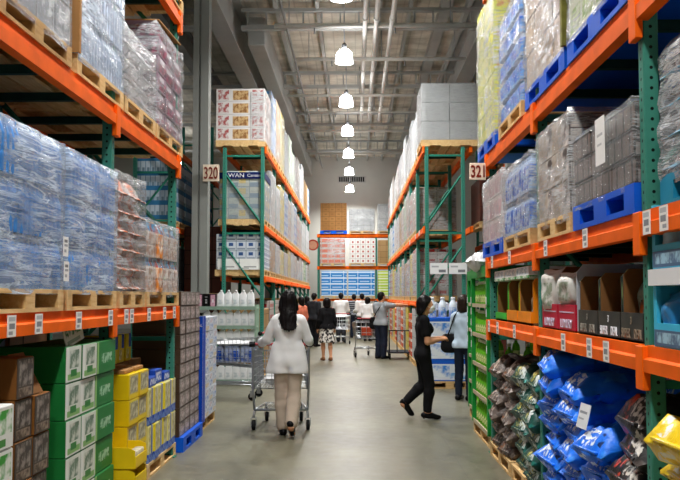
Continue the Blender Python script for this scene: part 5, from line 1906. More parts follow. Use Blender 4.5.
SK_YEL = sack_mat('sack_yellow', '#f0d010', [('#f6e04a', 0.6, 4)], 0.3, 0.6, [(0.15, 0.03, 0.4, 0.12, '#e6e6e2', '', 16), (0.6, 0.05, 0.85, 0.12, '#3f8a3c', '', 20)])
Xf = XR + 0.04
single_pallet('wooden pallet under the brown sacks', XR - 0.02, 1, 9.25, 8.08, 'wood')
single_pallet('wooden pallet under the dark green sacks', XR - 0.02, 1, 8.02, 6.92, 'wood')
single_pallet('wooden pallet under the blue sacks', XR - 0.02, 1, 6.78, 5.6, 'wood')
single_pallet('wooden pallet under the lower blue sacks and the black sacks', XR - 0.02, 1, 5.56, 4.44, 'wood')
sack_set('brown_sack', 'glossy dark brown sack', 'brown sacks', [SK_BROWN], Xf, [(8.95, 6, 0.06, 'column by the end post'), (8.38, 6, 0.03, 'column by the dark green sacks')], 0.13, 0.138, 0.50, 0.75, 201)
sack_set('green_sack', 'dark green sack', 'dark green sacks', [SK_GREEN], Xf, [(7.72, 6, 0.04, 'column by the brown sacks'), (7.17, 6, 0.06, 'column by the middle post')], 0.13, 0.145, 0.50, 0.75, 211)
sack_set('blue_sack', 'bright blue sack', 'blue sacks', [SK_BLUE], Xf, [(6.50, 8, 0.06, 'column by the middle post'), (5.95, 7, 0.02, 'middle column'), (5.32, 5, 0.06, 'low column by the black sacks')], 0.13, 0.132, 0.52, 0.78, 221)
sack_set('black_sack', 'black printed sack with red marks', 'black sacks', [SK_BLACK], Xf, [(4.80, 6, 0.02, 'column by the front post')], 0.13, 0.152, 0.5, 0.75, 231)
single_pallet('wooden pallet under the yellow sacks', XR - 0.04, 1, 4.26, 3.4, 'wood')
sack_set('yellow_sack', 'shiny yellow sack', 'yellow sacks', [SK_YEL], Xf - 0.02, [(3.86, 6, 0.05, 'past the front post')], 0.13, 0.158, 0.62, 0.8, 241)
for i, yy in enumerate((5.95, 5.5)):
    o = link('blue_sack', bag_mesh('blue_sack_body', 0.5, 0.8, 0.2, 251 + i, [SK_BLUE], sag=0.1), None, (XR + 0.42, yy - 0.1, 0.13 + (0.96, 0.82)[i]), (0, 0, rz_of(1) + 0.05))
    tag(o, 'long blue sack lying deep in the rack over the others, %s' % ('upper', 'lower')[i], 'sack', 'blue sacks')
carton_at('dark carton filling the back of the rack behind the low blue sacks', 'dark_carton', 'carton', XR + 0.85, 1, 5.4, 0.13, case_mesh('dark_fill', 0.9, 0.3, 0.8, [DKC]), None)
o = link('paper_sheet', panel_mesh('paper_sheet', 0.17, 0.15, art('sheet_print', '#d3d6da', [(0.1, 0.6, 0.8, 0.7, '#8a8f96'), (0.1, 0.35, 0.6, 0.42, '#9a9fa6')], 0.5), 0.004), None, (XR - 0.02, 5.52, 0.80), (math.radians(-14), 0, rz_of(1) + 0.1))
tag(o, 'pale paper sheet leaning on the blue sacks', 'sheet')

# ------------------------------------------------------------------ green bottle displays past the end of the right rack
GDISP = plain('display_green', '#1f8a3a', 0.42, var=0.08)
TIERC = plain('tier_card', '#b5a78a', 0.7, var=0.1)
GB = art('green_bottle', '#6cc02c', [(0, 0.15, 1, 0.5, '#dde6a0', '#5aa52c', 12)], 0.25)
mb = MB()
mb.lathe([(0.045, 0), (0.05, 0.01), (0.05, 0.15), (0.042, 0.19), (0.018, 0.225), (0.018, 0.25)], 14)
gbm = mb.mesh('bottle_body', GB)
mb = MB()
mb.lathe([(0.021, 0.0), (0.021, 0.03), (0.016, 0.034)], 10)
gcap = mb.mesh('bottle_cap', plain('cap_pale', '#dfe6c8', 0.4))
gtz = [0.13, 0.47, 0.81, 1.15, 1.49]
for di, (a, b, kw) in enumerate(((10.82, 9.52, 'nearer'), (12.2, 10.95, 'farther'))):
    XD = XR + (0.02, 0.15)[di]
    r = thing('bottle_display', 'green pallet display of bottles past the right rack, %s of the two' % kw, 'display stand', (XD, (a + b) / 2, 0), rz_of(1), 'green bottle displays')
    w = a - b
    link('pallet', pallet_mesh(w, 1.0, 'wood'), r)
    for z in gtz:
        mb = MB()
        mb.box(-w / 2, w / 2, 0, 0.95, z, z + 0.012)
        tb = mb.obj('tier_board', TIERC, r)
        mb = MB()
        mb.box(-w / 2, w / 2, -0.012, -0.002, z - 0.008, z + 0.035)
        mb.obj('tier_lip', TIERC, tb)
    for sx in (-1, 1):
        for yy in (0.0, 0.92):
            mb = MB()
            mb.box(sx * (w / 2 - 0.03) - 0.03, sx * (w / 2 - 0.03) + 0.03, yy - 0.02, yy + 0.03, 0.13, 1.86)
            pst = mb.obj('corner_post', GDISP, r)
            if yy == 0.0:
                for q in range(5):
                    mb = MB()
                    mb.box(sx * (w / 2 - 0.03) - 0.02, sx * (w / 2 - 0.03) + 0.02, -0.023, -0.0205, 1.0 + 0.13 * q, 1.08 + 0.13 * q)
                    mb.obj('printed_mark', WHT, pst)
    mb = MB()
    mb.box(-w / 2 - 0.0, w / 2, -0.02, 0.95, 1.82, 1.94)
    mb.obj('header', GDISP, r)
    for ti, z in enumerate(gtz):
        for i in range(8 if di == 0 else 7):
            yy = b + 0.12 + (w - 0.24) * i / (7 if di == 0 else 6)
            o = link('green_bottle', gbm, None, (XD + 0.07, yy, z + 0.013))
            link('bottle_cap', gcap, o, (0, 0, 0.245))
            tag(o, 'green bottle in the %s display, %s tier from the floor, %s along' % (kw, ORD[ti], ORD[i]), 'bottle', 'bottles in the green displays')
        for i in range(3):
            o = link('green_bottle', gbm, None, (XD + 0.23 + 0.2 * i, b + 0.1, z + 0.013))
            link('bottle_cap', gcap, o, (0, 0, 0.245))
            tag(o, 'green bottle at the end of the %s display, %s tier, %s from the aisle' % (kw, ORD[ti], ORD[i]), 'bottle', 'bottles in the green displays')
o = link('film_wad', bag_mesh('film_wad', 0.3, 0.4, 0.14, 260, [BAGW], sag=0.1, wr=0.03), None, (XR + 0.12, 9.9, 1.942), (0, 0, 0.4))
tag(o, 'crumpled white film on top of the nearer green bottle display', 'plastic film')

# ------------------------------------------------------------------ blue and white jug boxes at the end of the 321 rack
YJ = 15.7
x0, x1 = at_y(429, 340, YJ).x, at_y(470, 340, YJ).x
JW = x1 - x0
cx = (x0 + x1) / 2
o = link('pallet', pallet_mesh(JW + 0.02, 0.8, 'wood'), None, (cx, YJ, 0))
tag(o, 'wooden pallet under the blue and white jug boxes', 'pallet', 'pallets on the floor')
WAVE = art('wave_print', '#dfe6ee', [(0.0, 0.82, 1.0, 1.0, '#1f5fc8'), (0.0, 0.0, 1.0, 0.06, '#1f5fc8'), (0.04, 0.2, 0.5, 0.75, '#e2e9f0', '#3f86d8', 4), (0.5, 0.1, 0.96, 0.4, '#dfe6ee', '#6fa8e0', 5)], 0.42)
for k in range(3):
    o = link('jug_box', case_mesh('jug_box', JW, 0.78, 0.365, [WAVE]), None, (cx, YJ + 0.01, 0.13 + 0.37 * k))
    tag(o, 'white box with a blue wave print, %s of the jug stack' % ('bottom', 'middle', 'top')[k], 'box', 'wave print boxes')
JUG = art('jug_print', '#d9e2ee', [(0.1, 0.1, 0.9, 0.55, '#5f96d6', '#e4eaf2', 14)], 0.25)
mb = MB()
mb.lathe([(0.055, 0), (0.062, 0.01), (0.062, 0.2), (0.05, 0.25), (0.025, 0.29), (0.022, 0.32)], 14)
jm = mb.mesh('jug_body', JUG)
mb = MB()
mb.lathe([(0.027, 0), (0.027, 0.03), (0.02, 0.04)], 10)
jc = mb.mesh('jug_cap', WHITEP)
mb = MB()
mb.tube([(0.055, 0, 0.12), (0.095, 0, 0.15), (0.095, 0, 0.24), (0.035, 0, 0.27)], 0.011, 6)
jh = mb.mesh('jug_handle', WHITEP)
for j in range(2):
    for i in range(4):
        o = link('jug', jm, None, (x0 + 0.08 + i * (JW - 0.16) / 3, YJ + 0.12 + 0.25 * j, 1.241))
        link('jug_cap', jc, o, (0, 0, 0.318))
        link('jug_handle', jh, o)
        tag(o, 'white and blue jug with a handle on the wave print boxes, %s row, %s along' % (('front', 'back')[j], ORD[i]), 'jug', 'jugs on the wave print boxes')
for i in range(2):
    a, b = ((430, 447.5), (449, 467))[i]
    xa, xb = at_y(a, 268, 17.78).x, at_y(b, 268, 17.78).x
    zt, zb = at_y(440, 263, 17.78).z, at_y(440, 274, 17.78).z
    mb = MB()
    mb.box(xa, xb, -0.01, 0, zb, zt)
    o = mb.obj('price_card', art('price_card_front', '#ecedec', [(0.1, 0.6, 0.5, 0.75, '#b4b6ba'), (0.5, 0.15, 0.9, 0.4, '#7d7f84')], 0.5), RACK321, (-XR, 17.79 - Y21[0], 0))
# ------------------------------------------------------------------ smooth bodies from blended rounded cones
def net_mesh(name, prims, vox, mat, cuts=(), fold=0.0, seed=0, k=0.03, strands=0.0):
    """prims: (a, b, ra, rb[, (sx,sy,sz)[, k]]); cuts: (normal, offset) keep n.p < offset; one continuous surface"""
    P = []
    lo = np.full(3, 1e9)
    hi = np.full(3, -1e9)
    for p in prims:
        a, b = np.array(p[0], float), np.array(p[1], float)
        s = np.array(p[4] if len(p) > 4 and p[4] else (1, 1, 1), float)
        kk = p[5] if len(p) > 5 else k
        r = max(p[2], p[3])
        l_, h_ = np.minimum(a, b) - r * s, np.maximum(a, b) + r * s
        P.append((a, b, p[2], p[3], s, kk, l_, h_))
        lo = np.minimum(lo, l_)
        hi = np.maximum(hi, h_)
    pad = 3 * vox + fold + strands
    lo -= pad
    hi += pad
    n = np.ceil((hi - lo) / vox).astype(int) + 1
    ax = [lo[i] + vox * np.arange(n[i]) for i in range(3)]
    D = np.full(n, 1.0, np.float32)
    for a, b, ra, rb, s, kk, l_, h_ in P:
        m = kk + 2 * vox
        i0 = np.maximum(0, np.floor((l_ - m - lo) / vox).astype(int))
        i1 = np.minimum(n, np.ceil((h_ + m - lo) / vox).astype(int) + 1)
        X, Y, Z = np.meshgrid(*[ax[i][i0[i]:i1[i]] for i in range(3)], indexing='ij')
        A, B = a / s, b / s
        ba = B - A
        q = [X / s[0] - A[0], Y / s[1] - A[1], Z / s[2] - A[2]]
        L2 = max(float(ba @ ba), 1e-12)
        t = np.clip((q[0] * ba[0] + q[1] * ba[1] + q[2] * ba[2]) / L2, 0, 1)
        d = np.sqrt((q[0] - ba[0] * t) ** 2 + (q[1] - ba[1] * t) ** 2 + (q[2] - ba[2] * t) ** 2) - (ra + (rb - ra) * t)
        d = d * min(s)
        sl = tuple(slice(i0[i], i1[i]) for i in range(3))
        d1 = D[sl]
        h = np.clip(0.5 + 0.5 * (d1 - d) / kk, 0, 1)
        D[sl] = d1 * (1 - h) + d * h - kk * h * (1 - h)
    X, Y, Z = np.meshgrid(*ax, indexing='ij', sparse=True)
    if fold:
        r_ = np.random.RandomState(seed)
        f = 0
        for _ in range(6):
            w = r_.normal(size=3) * np.array([26, 26, 16])
            f = f + np.sin(X * w[0] + Y * w[1] + Z * w[2] + r_.uniform(0, 6.28))
        D = D + (fold * f / 3).astype(np.float32)
    if strands:
        ang = np.arctan2(X, Y + 0.03)
        D = D + (strands * (np.sin(ang * 37 + Z * 9) + np.sin(ang * 61 - Z * 13)) * 0.5).astype(np.float32)
    for nrm, off in cuts:
        D = np.maximum(D, X * nrm[0] + Y * nrm[1] + Z * nrm[2] - off)
    ins = D < 0
    c = np.zeros(np.array(D.shape) - 1, np.int8)
    acc = np.zeros(tuple(np.array(D.shape) - 1) + (3,), np.float32)
    cnt = np.zeros(np.array(D.shape) - 1, np.int16)
    nx, ny, nz = D.shape
    corners = [(i, j, k_) for i in (0, 1) for j in (0, 1) for k_ in (0, 1)]
    sub = lambda arr, o: arr[o[0]:nx - 1 + o[0], o[1]:ny - 1 + o[1], o[2]:nz - 1 + o[2]]
    for o in corners:
        for axn in range(3):
            if o[axn] == 0:
                o2 = list(o)
                o2[axn] = 1
                da, db = sub(D, o), sub(D, o2)
                m = (da < 0) != (db < 0)
                if not m.any():
                    continue
                tt = np.where(m, da / np.where(m, da - db, 1), 0)
                pos = np.array(o, np.float32)
                for q in range(3):
                    acc[..., q] += np.where(m, pos[q] + (tt if q == axn else 0), 0)
                cnt += m
    act = cnt > 0
    idx = np.full(act.shape, -1, np.int64)
    ids = np.argwhere(act)
    idx[act] = np.arange(len(ids))
    V = (ids + acc[act] / cnt[act][:, None]) * vox + lo
    faces = []
    for axn in range(3):
        u, v = (axn + 1) % 3, (axn + 2) % 3
        sa = [slice(None)] * 3
        sb = [slice(None)] * 3
        sa[axn] = slice(0, -1)
        sb[axn] = slice(1, None)
        ia, ib = ins[tuple(sa)], ins[tuple(sb)]
        e = np.argwhere(ia != ib)
        e = e[(e[:, u] > 0) & (e[:, v] > 0) & (e[:, u] < D.shape[u] - 1) & (e[:, v] < D.shape[v] - 1)]
        if not len(e):
            continue
        g = ia[tuple(e.T)]
        def at(du, dv):
            q = e.copy()
            q[:, u] += du
            q[:, v] += dv
            return idx[tuple(q.T)]
        f = np.stack([at(-1, -1), at(0, -1), at(0, 0), at(-1, 0)], 1)
        f[~g] = f[~g][:, ::-1]
        faces.append(f)
    Fc = np.concatenate(faces)
    Fc = Fc[(Fc >= 0).all(1)]
    me = bpy.data.meshes.new(name)
    me.from_pydata(V.tolist(), [], Fc.tolist())
    me.materials.append(mat)
    me.polygons.foreach_set('use_smooth', [True] * len(me.polygons))
    me.update()
    return me


SKIN = plain('skin', '#c99372', 0.5, var=0.06)
HAIRB = plain('hair_black', '#141112', 0.35, var=0.3, scale=30)
HAIRD = plain('hair_brown', '#2b201b', 0.4, var=0.3, scale=30)
V3 = lambda *a: np.array(a, float)


def hand_prims(wr, d, side, nrm, curl=0.5, sc=1.0):
    """palm, four bent fingers of unequal length and a thumb from the side of the palm; d = pointing, nrm = towards the palm's inside, side = towards the thumb"""
    wr, d, side, nrm = [np.array(x, float) for x in (wr, d, side, nrm)]
    d /= np.linalg.norm(d)
    side -= d * (side @ d)
    side /= np.linalg.norm(side)
    nrm = np.cross(d, side) * np.sign(np.cross(d, side) @ nrm)
    out = []
    pc = wr + d * 0.085 * sc
    for o in (-0.026, -0.009, 0.009, 0.026):
        out.append((wr + d * 0.015 * sc + side * o * 0.6 * sc, pc + side * o * sc, 0.016 * sc, 0.0135 * sc, None, 0.012))
    for o, L in ((0.028, 0.068), (0.0095, 0.078), (-0.0095, 0.072), (-0.028, 0.056)):
        p = pc + side * o * sc
        dr = d.copy()
        ang = 0.35 * curl
        for seg, r0 in ((0.45, 0.0088), (0.32, 0.008), (0.23, 0.0072)):
            dr = d * math.cos(ang) + nrm * math.sin(ang)
            q = p + dr * L * seg * sc
            out.append((p, q, r0 * sc, (r0 - 0.0007) * sc, None, 0.004))
            p = q
            ang += 0.85 * curl
    p = wr + d * 0.03 * sc + side * 0.028 * sc
    for L, a1 in ((0.038, 0.75), (0.03, 0.45)):
        dr = d * math.cos(a1) + side * math.sin(a1) + nrm * 0.35 * curl
        dr /= np.linalg.norm(dr)
        q = p + dr * L * sc
        out.append((p, q, 0.0105 * sc, 0.009 * sc, None, 0.006))
        p = q
    return out


def person(label, loc, rz, H, J, cloth, vox=0.012, female=True, hair='short', hairmat=None, mask=False, seed=1):
    """J: joint positions for a 1.65 m figure facing +y; cloth: dict of garments"""
    s = H / 1.65
    root = thing('person', label, 'person', loc, rz, None)
    g = dict(hipc=(0, 0, 0.86), chest=(0, 0.0, 1.2), neck=(0, 0.01, 1.385), head=(0, 0.03, 1.535), look=(0, 1, 0),
             sl=(-0.165, 0, 1.325), sr=(0.165, 0, 1.325), el=(-0.2, 0.0, 1.06), er=(0.2, 0.0, 1.06), wl=(-0.2, 0.08, 0.84), wr=(0.2, 0.08, 0.84),
             hl=(-0.085, 0, 0.85), hr=(0.085, 0, 0.85), kl=(-0.09, 0.02, 0.46), kr=(0.09, 0.02, 0.46), al=(-0.09, -0.02, 0.085), ar=(0.09, -0.02, 0.085),
             tl=(-0.1, 0.13, 0.03), tr=(0.1, 0.13, 0.03), fl=(-0.1, 0.3, -1), fr=(0.1, 0.3, -1), curl=0.6)
    g.update(J)
    G = {k_: (np.array(v_, float) * s if isinstance(v_, tuple) and k_ not in ('look', 'fl', 'fr') else v_) for k_, v_ in g.items()}
    for k_ in ('look', 'fl', 'fr'):
        G[k_] = np.array(g[k_], float)
    hc = G['hipc']
    ch = G['chest']
    hd = G['head']
    lk = G['look'] / np.linalg.norm(G['look'])
    sidev = np.array([lk[1], -lk[0], 0])
    sidev /= np.linalg.norm(sidev)
    upv = np.cross(sidev, lk)
    wsh = 0.9 if female else 1.06
    bulk = (1.0 if female else 1.12) * s
    flat = (1, 0.74, 1)
    waist = (hc + ch) / 2
    torso = [
        (hc + V3(-.07, -.01, .0) * s, hc + V3(.07, -.01, .0) * s, .106 * bulk, .106 * bulk, (1, .86, 1)),
        (hc + V3(-.05, 0, .06) * s, waist + V3(-.035, 0, 0.02) * s, .10 * bulk, .086 * bulk, (1, .8, 1)),
        (hc + V3(.05, 0, .06) * s, waist + V3(.035, 0, 0.02) * s, .10 * bulk, .086 * bulk, (1, .8, 1)),
        (waist + V3(-.035, 0, 0) * s, ch + V3(-.06, 0, .02) * s, .085 * bulk, .098 * bulk, (1, .8, 1)),
        (waist + V3(.035, 0, 0) * s, ch + V3(.06, 0, .02) * s, .085 * bulk, .098 * bulk, (1, .8, 1)),
        (ch + V3(-.07, 0, .04) * s, G['sl'] * V3(wsh, 1, 1) + V3(.03, 0, -.01) * s, .09 * bulk, .058 * bulk, (1, .8, 1)),
        (ch + V3(.07, 0, .04) * s, G['sr'] * V3(wsh, 1, 1) + V3(-.03, 0, -.01) * s, .09 * bulk, .058 * bulk, (1, .8, 1)),
        (G['neck'] + V3(-.06, -.01, -.045) * s, G['neck'] + V3(.06, -.01, -.045) * s, .05 * bulk, .05 * bulk, None),
    ]
    if female:
        for sx in (-1, 1):
            torso.append((ch + V3(sx * .06, .055, .02) * s, ch + V3(sx * .055, .075, .0) * s, .058 * s, .05 * s, None))

    def arm(S, E, W, r=0.0, upto=1.0):
        S, E, W = S * V3(wsh, 1, 1), E, W
        out = [(S, E, (.05 + r) * bulk, (.038 + r) * bulk, None)]
        if upto >= 1:
            out += [(E, E + (W - E) * .35, (.038 + r) * bulk, (.038 + r) * bulk, None), (E + (W - E) * .35, W, (.038 + r) * bulk, (.025 + r) * bulk, None)]
        return out

    def leg(Hp, K, A, r=0.0):
        c1 = K + (A - K) * 0.3
        return [(Hp, K, (.083 + r) * bulk, (.053 + r) * bulk, None), (K, c1, (.052 + r) * bulk, (.056 + r) * bulk, None), (c1, A, (.056 + r) * bulk, (.034 + r) * bulk, None)]

    headp = [
        (hd + upv * .02 * s - lk * .012 * s, hd + upv * .02 * s - lk * .012 * s, .094 * s, .094 * s, (.84, 1, 1.06)),
        (hd - upv * .05 * s + lk * .03 * s, hd - upv * .07 * s + lk * .04 * s, .056 * s, .04 * s, (.95, 1, 1)),
        (hd - upv * .005 * s + lk * .07 * s, hd - upv * .005 * s + lk * .07 * s, .04 * s, .04 * s, (1.1, .7, 1)),
        (hd + upv * .0 * s + lk * .09 * s, hd - upv * .028 * s + lk * .112 * s, .010 * s, .015 * s, None, .012),
        (G['neck'] - V3(0, .01, .04) * s, hd - upv * .07 * s - lk * .01 * s, .052 * bulk, .046 * bulk, None),
    ]
    for sx in (-1, 1):
        e0 = hd + sidev * sx * .082 * s - lk * .008 * s
        headp.append((e0 - upv * .012 * s, e0 + upv * .02 * s, .014 * s, .018 * s, (.6, 1, 1), .008))
    foot = []
    for A, T in ((G['al'], G['tl']), (G['ar'], G['tr'])):
        heel = A + (A - T) * V3(.28, .28, .0) + V3(0, 0, -.045) * s if not J.get('tip') or A[2] < .12 else A + V3(0, -.03, -.03) * s
        foot += [(A, heel, .036 * s, .03 * s, None), (A, T, .036 * s, .026 * s, (1, 1, .85)), (heel, T, .028 * s, .026 * s, (1.1, 1, .8))]
    hands = []
    for W, E, fd, sx in ((G['wl'], G['el'], G['fl'], 1), (G['wr'], G['er'], G['fr'], -1)):
        d = W - E
        d = d / np.linalg.norm(d) * 0.7 + fd / np.linalg.norm(fd) * 0.3 if fd[2] > -0.99 else d
        hands += hand_prims(W, d, V3(sx, .5, .35), V3(sx * .3, 0, -1), G['curl'], s)
    body = torso + headp + leg(G['hl'], G['kl'], G['al']) + leg(G['hr'], G['kr'], G['ar']) + arm(G['sl'], G['el'], G['wl']) + arm(G['sr'], G['er'], G['wr']) + foot + hands
    link('body', net_mesh('body', body, vox, SKIN, k=.03 * s), root)

    def infl(pr, r):
        return [(p[0], p[1], p[2] + r, p[3] + r) + tuple(p[4:]) for p in pr]

    for nm, c in cloth.items():
        m = c['mat']
        v_ = c.get('vox', vox)
        r = c.get('r', .012)
        if c['kind'] == 'top':
            pr = infl(torso, r)
            ra_ = c.get('arm_r', r)
            if c.get('flare'):
                zb = c['hem']
                pr.append((hc + V3(-.075, -.0, .12) * s, V3(hc[0] - .1 * s, hc[1], zb * s + .03), (.1 + r) * s, (.115 + r + c['flare']) * s, (1, .8, 1)))
                pr.append((hc + V3(.075, -.0, .12) * s, V3(hc[0] + .1 * s, hc[1], zb * s + .03), (.1 + r) * s, (.115 + r + c['flare']) * s, (1, .8, 1)))
            full = c.get('sleeve', 'long')
            for S, E, W in ((G['sl'], G['el'], G['wl']), (G['sr'], G['er'], G['wr'])):
                Sx = S * V3(wsh, 1, 1)
                if full == 'long':
                    Wc = E + (W - E) * .9
                    pr += [(Sx, E, (.052 + ra_) * bulk, (.042 + ra_ * 1.3) * bulk, None), (E, Wc, (.042 + ra_ * 1.3) * bulk, (.034 + ra_ * 1.2) * bulk, None)]
                else:
                    Ec = Sx + (E - Sx) * .62
                    pr += [(Sx, Ec, (.052 + r) * bulk, (.050 + r) * bulk, None)]
            cuts = [((0, 0, -1), -c['hem'] * s), ((0, 0.25, 1), (1.405 * s) * 1.0 + 0.0)]
            link(nm, net_mesh(nm, pr, v_, m, cuts, c.get('fold', .006), seed, k=.022 * s), root)
        elif c['kind'] == 'trousers':
            pr = infl(torso[:1], r) + [(hc + V3(-.06, 0, .02) * s, hc + V3(-.05, 0, .11) * s, (.1 + r) * bulk, (.088 + r) * bulk, (1, .84, 1)), (hc + V3(.06, 0, .02) * s, hc + V3(.05, 0, .11) * s, (.1 + r) * bulk, (.088 + r) * bulk, (1, .84, 1))]
            wide = c.get('wide', 0.0)
            for Hp, K, A in ((G['hl'], G['kl'], G['al']), (G['hr'], G['kr'], G['ar'])):
                Ac = K + (A - K) * c.get('to', 1.0)
                c1 = K + (A - K) * 0.3
                pr += [(Hp, K, (.084 + r) * bulk, (.055 + r + wide * .6) * bulk, None), (K, c1, (.055 + r + wide * .6) * bulk, (.058 + r + wide * .6) * bulk, None), (c1, Ac, (.058 + r + wide * .6) * bulk, (.042 + r + wide) * bulk, None)]
            cuts = [((0, 0, 1), hc[2] + .13 * s)]
            link(nm, net_mesh(nm, pr, v_, m, cuts, c.get('fold', .005), seed + 3, k=.022 * s), root)
        elif c['kind'] == 'skirt':
            zb = c['hem'] * s
            pr = infl(torso[:1], r)
            for sx in (-1, 1):
                pr.append((hc + V3(sx * .05, 0, .1) * s, V3(hc[0] + sx * .06 * s, hc[1], zb + .02), (.09 + r) * bulk, (.115 + r + .02) * bulk, (1, .85, 1)))
            link(nm, net_mesh(nm, pr, v_, m, [((0, 0, -1), -zb), ((0, 0, 1), hc[2] + .13 * s)], .004, seed, k=.03 * s), root)
        elif c['kind'] == 'shoes':
            for A, T in ((G['al'], G['tl']), (G['ar'], G['tr'])):
                pr = []
                up = V3(0, 0, 1)
                fw = T - A
                fw[2] = 0 if A[2] < .13 * s else fw[2]
                tip = T + (T - A) * V3(.22, .22, .1 if A[2] > .13 * s else 0)
                if c.get('heel'):
                    hl_ = A - fw / np.linalg.norm(fw) * .045 * s + V3(0, 0, -.03 if A[2] < .13 * s else -.02) * s
                    dn = V3(0, 0, -.008) * s
                    fu = (T - A) / np.linalg.norm(T - A)
                    sd = V3(0, 0, -1) - fu * -fu[2]
                    sd = sd / max(np.linalg.norm(sd), 1e-6)
                    pr = [(hl_ + dn, hl_ + (T - hl_) * .45 + dn, .043 * s, .036 * s, (1, 1, .9)), (hl_ + (T - hl_) * .4 + dn, tip + dn * .3, .037 * s, .03 * s, (1.05, 1, .9)), (A + sd * .014 * s, T + sd * .008 * s, .043 * s, .035 * s, (1.08, 1, 1)),
                          (hl_, hl_ + (V3(0, 0, -.05) if A[2] < .13 * s else V3(0, -.05, -.02)) * s, .018 * s, .010 * s, None)]
                else:
                    hl_ = A - fw / max(np.linalg.norm(fw), 1e-6) * .045 * s + V3(0, 0, -.045 if A[2] < .13 * s else -.02) * s
                    pr = [(hl_, tip, .042 * s, .034 * s, (1, 1, .95)), (A - V3(0, 0, .02) * s, T, .046 * s, .03 * s, None), (hl_, A - V3(0, 0, .015) * s, .042 * s, .044 * s, None)]
                cuts = [((0, 0, -1), -0.003)]
                sh = link('shoe', net_mesh('shoe', pr, min(v_, .01), m, cuts, 0, k=.015), root)
    hm = hairmat or HAIRB
    cap = (hd + upv * .03 * s - lk * .02 * s, hd + upv * .03 * s - lk * .02 * s, .104 * s, .104 * s, (.87, 1, 1.05))
    hp = [cap]
    cut = []
    # the hairline: hair is kept behind a plane through the forehead
    cp = hd + lk * .052 * s + upv * .045 * s
    nn = lk * .86 - upv * .5
    cut.append((tuple(nn), float(nn @ cp)))
    if hair == 'long':
        b0 = hd - lk * .05 * s
        hp += [(b0 + upv * .02 * s, b0 + V3(0, -.05, -.2) * s, .088 * s, .085 * s, (1.0, .62, 1)),
               (b0 + V3(0, -.05, -.2) * s, b0 + V3(.015, -.075, -.34) * s, .098 * s, .098 * s, (1.0, .45, 1)),
               (b0 + V3(.015, -.075, -.34) * s, b0 + V3(.03, -.07, -.40) * s, .096 * s, .06 * s, (1.0, .45, 1))]
        for sx in (-1, 1):
            hp.append((hd + V3(sx * .075, -.01, 0) * s, hd + V3(sx * .10, -.03, -.22) * s, .035 * s, .03 * s, None))
            hp.append((hd + V3(sx * .10, -.03, -.22) * s, hd + V3(sx * .11, -.02, -.34) * s, .03 * s, .012 * s, None))
        cut = [] if False else cut
    elif hair == 'bob':
        hp += [(hd - lk * .045 * s + upv * .02 * s, hd - lk * .06 * s - upv * .10 * s, .085 * s, .062 * s, (1.15, 1, 1)),
               (hd - lk * .05 * s - upv * .09 * s - sidev * .04 * s, hd - lk * .05 * s - upv * .09 * s + sidev * .04 * s, .055 * s, .055 * s, None)]
        for sx in (-1, 1):
            hp.append((hd + sidev * sx * .075 * s + upv * .03 * s - lk * .01 * s, hd + sidev * sx * .082 * s - upv * .085 * s - lk * .02 * s, .036 * s, .03 * s, None))
    else:
        hp += [(hd - lk * .05 * s, hd - lk * .055 * s - upv * .05 * s, .07 * s, .05 * s, (1.1, 1, 1))]
    link('hair', net_mesh('hair', hp, min(vox, .009 if vox < .012 else vox), hm, cut, 0, k=.025 * s, strands=.004 if vox < .012 else 0), root)
    if vox < .014:
        for sx in (-1, 1):
            ec = hd + sidev * sx * .032 * s + lk * .088 * s + upv * .012 * s
            mb = MB()
            mb.lathe([(.0, -.006), (.006, -.005), (.011, 0), (.006, .005), (0, .006)], 10)
            link('eye', mb.mesh('eye', plain('eye_dark', '#1a1412', 0.2)), root, tuple(ec))
        if mask:
            pr = [(hd - upv * .035 * s + lk * .075 * s, hd - upv * .065 * s + lk * .07 * s, .05 * s, .043 * s, (1.15, .9, 1)), (hd - upv * .03 * s + lk * .10 * s, hd - upv * .045 * s + lk * .105 * s, .022 * s, .022 * s, None)]
            link('face_mask', net_mesh('face_mask', pr, .006, plain('mask_white', '#e4e6ea', 0.7), [(tuple(-lk), float(-lk @ (hd + lk * .03 * s)))], 0, k=.02), root)
            mb = MB()
            for sx in (-1, 1):
                mb.tube([tuple(hd + sidev * sx * .055 * s + lk * .05 * s - upv * .03 * s), tuple(hd + sidev * sx * .09 * s - lk * .01 * s + upv * .01 * s)], .002, 5)
            mb.obj('ear_loop', WHITEP, root)
        else:
            mc = hd - upv * .06 * s + lk * .083 * s
            mb = MB()
            mb.box(-.02, .02, -.004, .006, -.005, .005, 0, .003)
            link('mouth', mb.mesh('mouth', plain('lips', '#9c5648', 0.5)), root, tuple(mc), (0, 0, math.atan2(-lk[0], lk[1])))
    return root, G, s


WHITE_S = plain('shirt_white', '#dedfe0', 0.8, var=0.04)
BEIGE = plain('trousers_beige', '#b9a999', 0.85, var=0.06)
BLACK_C = plain('cloth_black', '#131316', 0.8, var=0.2)
BLACK_SH = plain('shoe_black', '#121214', 0.35)
GREY_S = plain('shirt_grey', '#8f959b', 0.85, var=0.05)
NAVYT = plain('trousers_navy', '#1c2231', 0.85)
LBLUE = plain('shirt_pale_blue', '#b9cbdd', 0.8, var=0.04)
REDS = plain('shirt_red', '#b5262a', 0.8)
DGREY = plain('cloth_dark_grey', '#2a2c31', 0.85)


def stripes():
    t = NT('striped_cloth')
    o = t.sep(t.coord())
    m = t.math('LESS_THAN', t.math('FRACT', t.math('MULTIPLY', o[2], 12.0)), 0.35)
    return t.done(t.bsdf(t.mix(m, rgb('#22252c'), rgb('#8f949c')), 0.85))


def floral():
    t = NT('patterned_cloth')
    n = t.noise(t.coord(), 16, 2, 0.5)
    return t.done(t.bsdf(t.ramp(n, [(0.47, '#17161a'), (0.52, '#d6d2cc')]), 0.85))


STRP, FLOR = stripes(), floral()


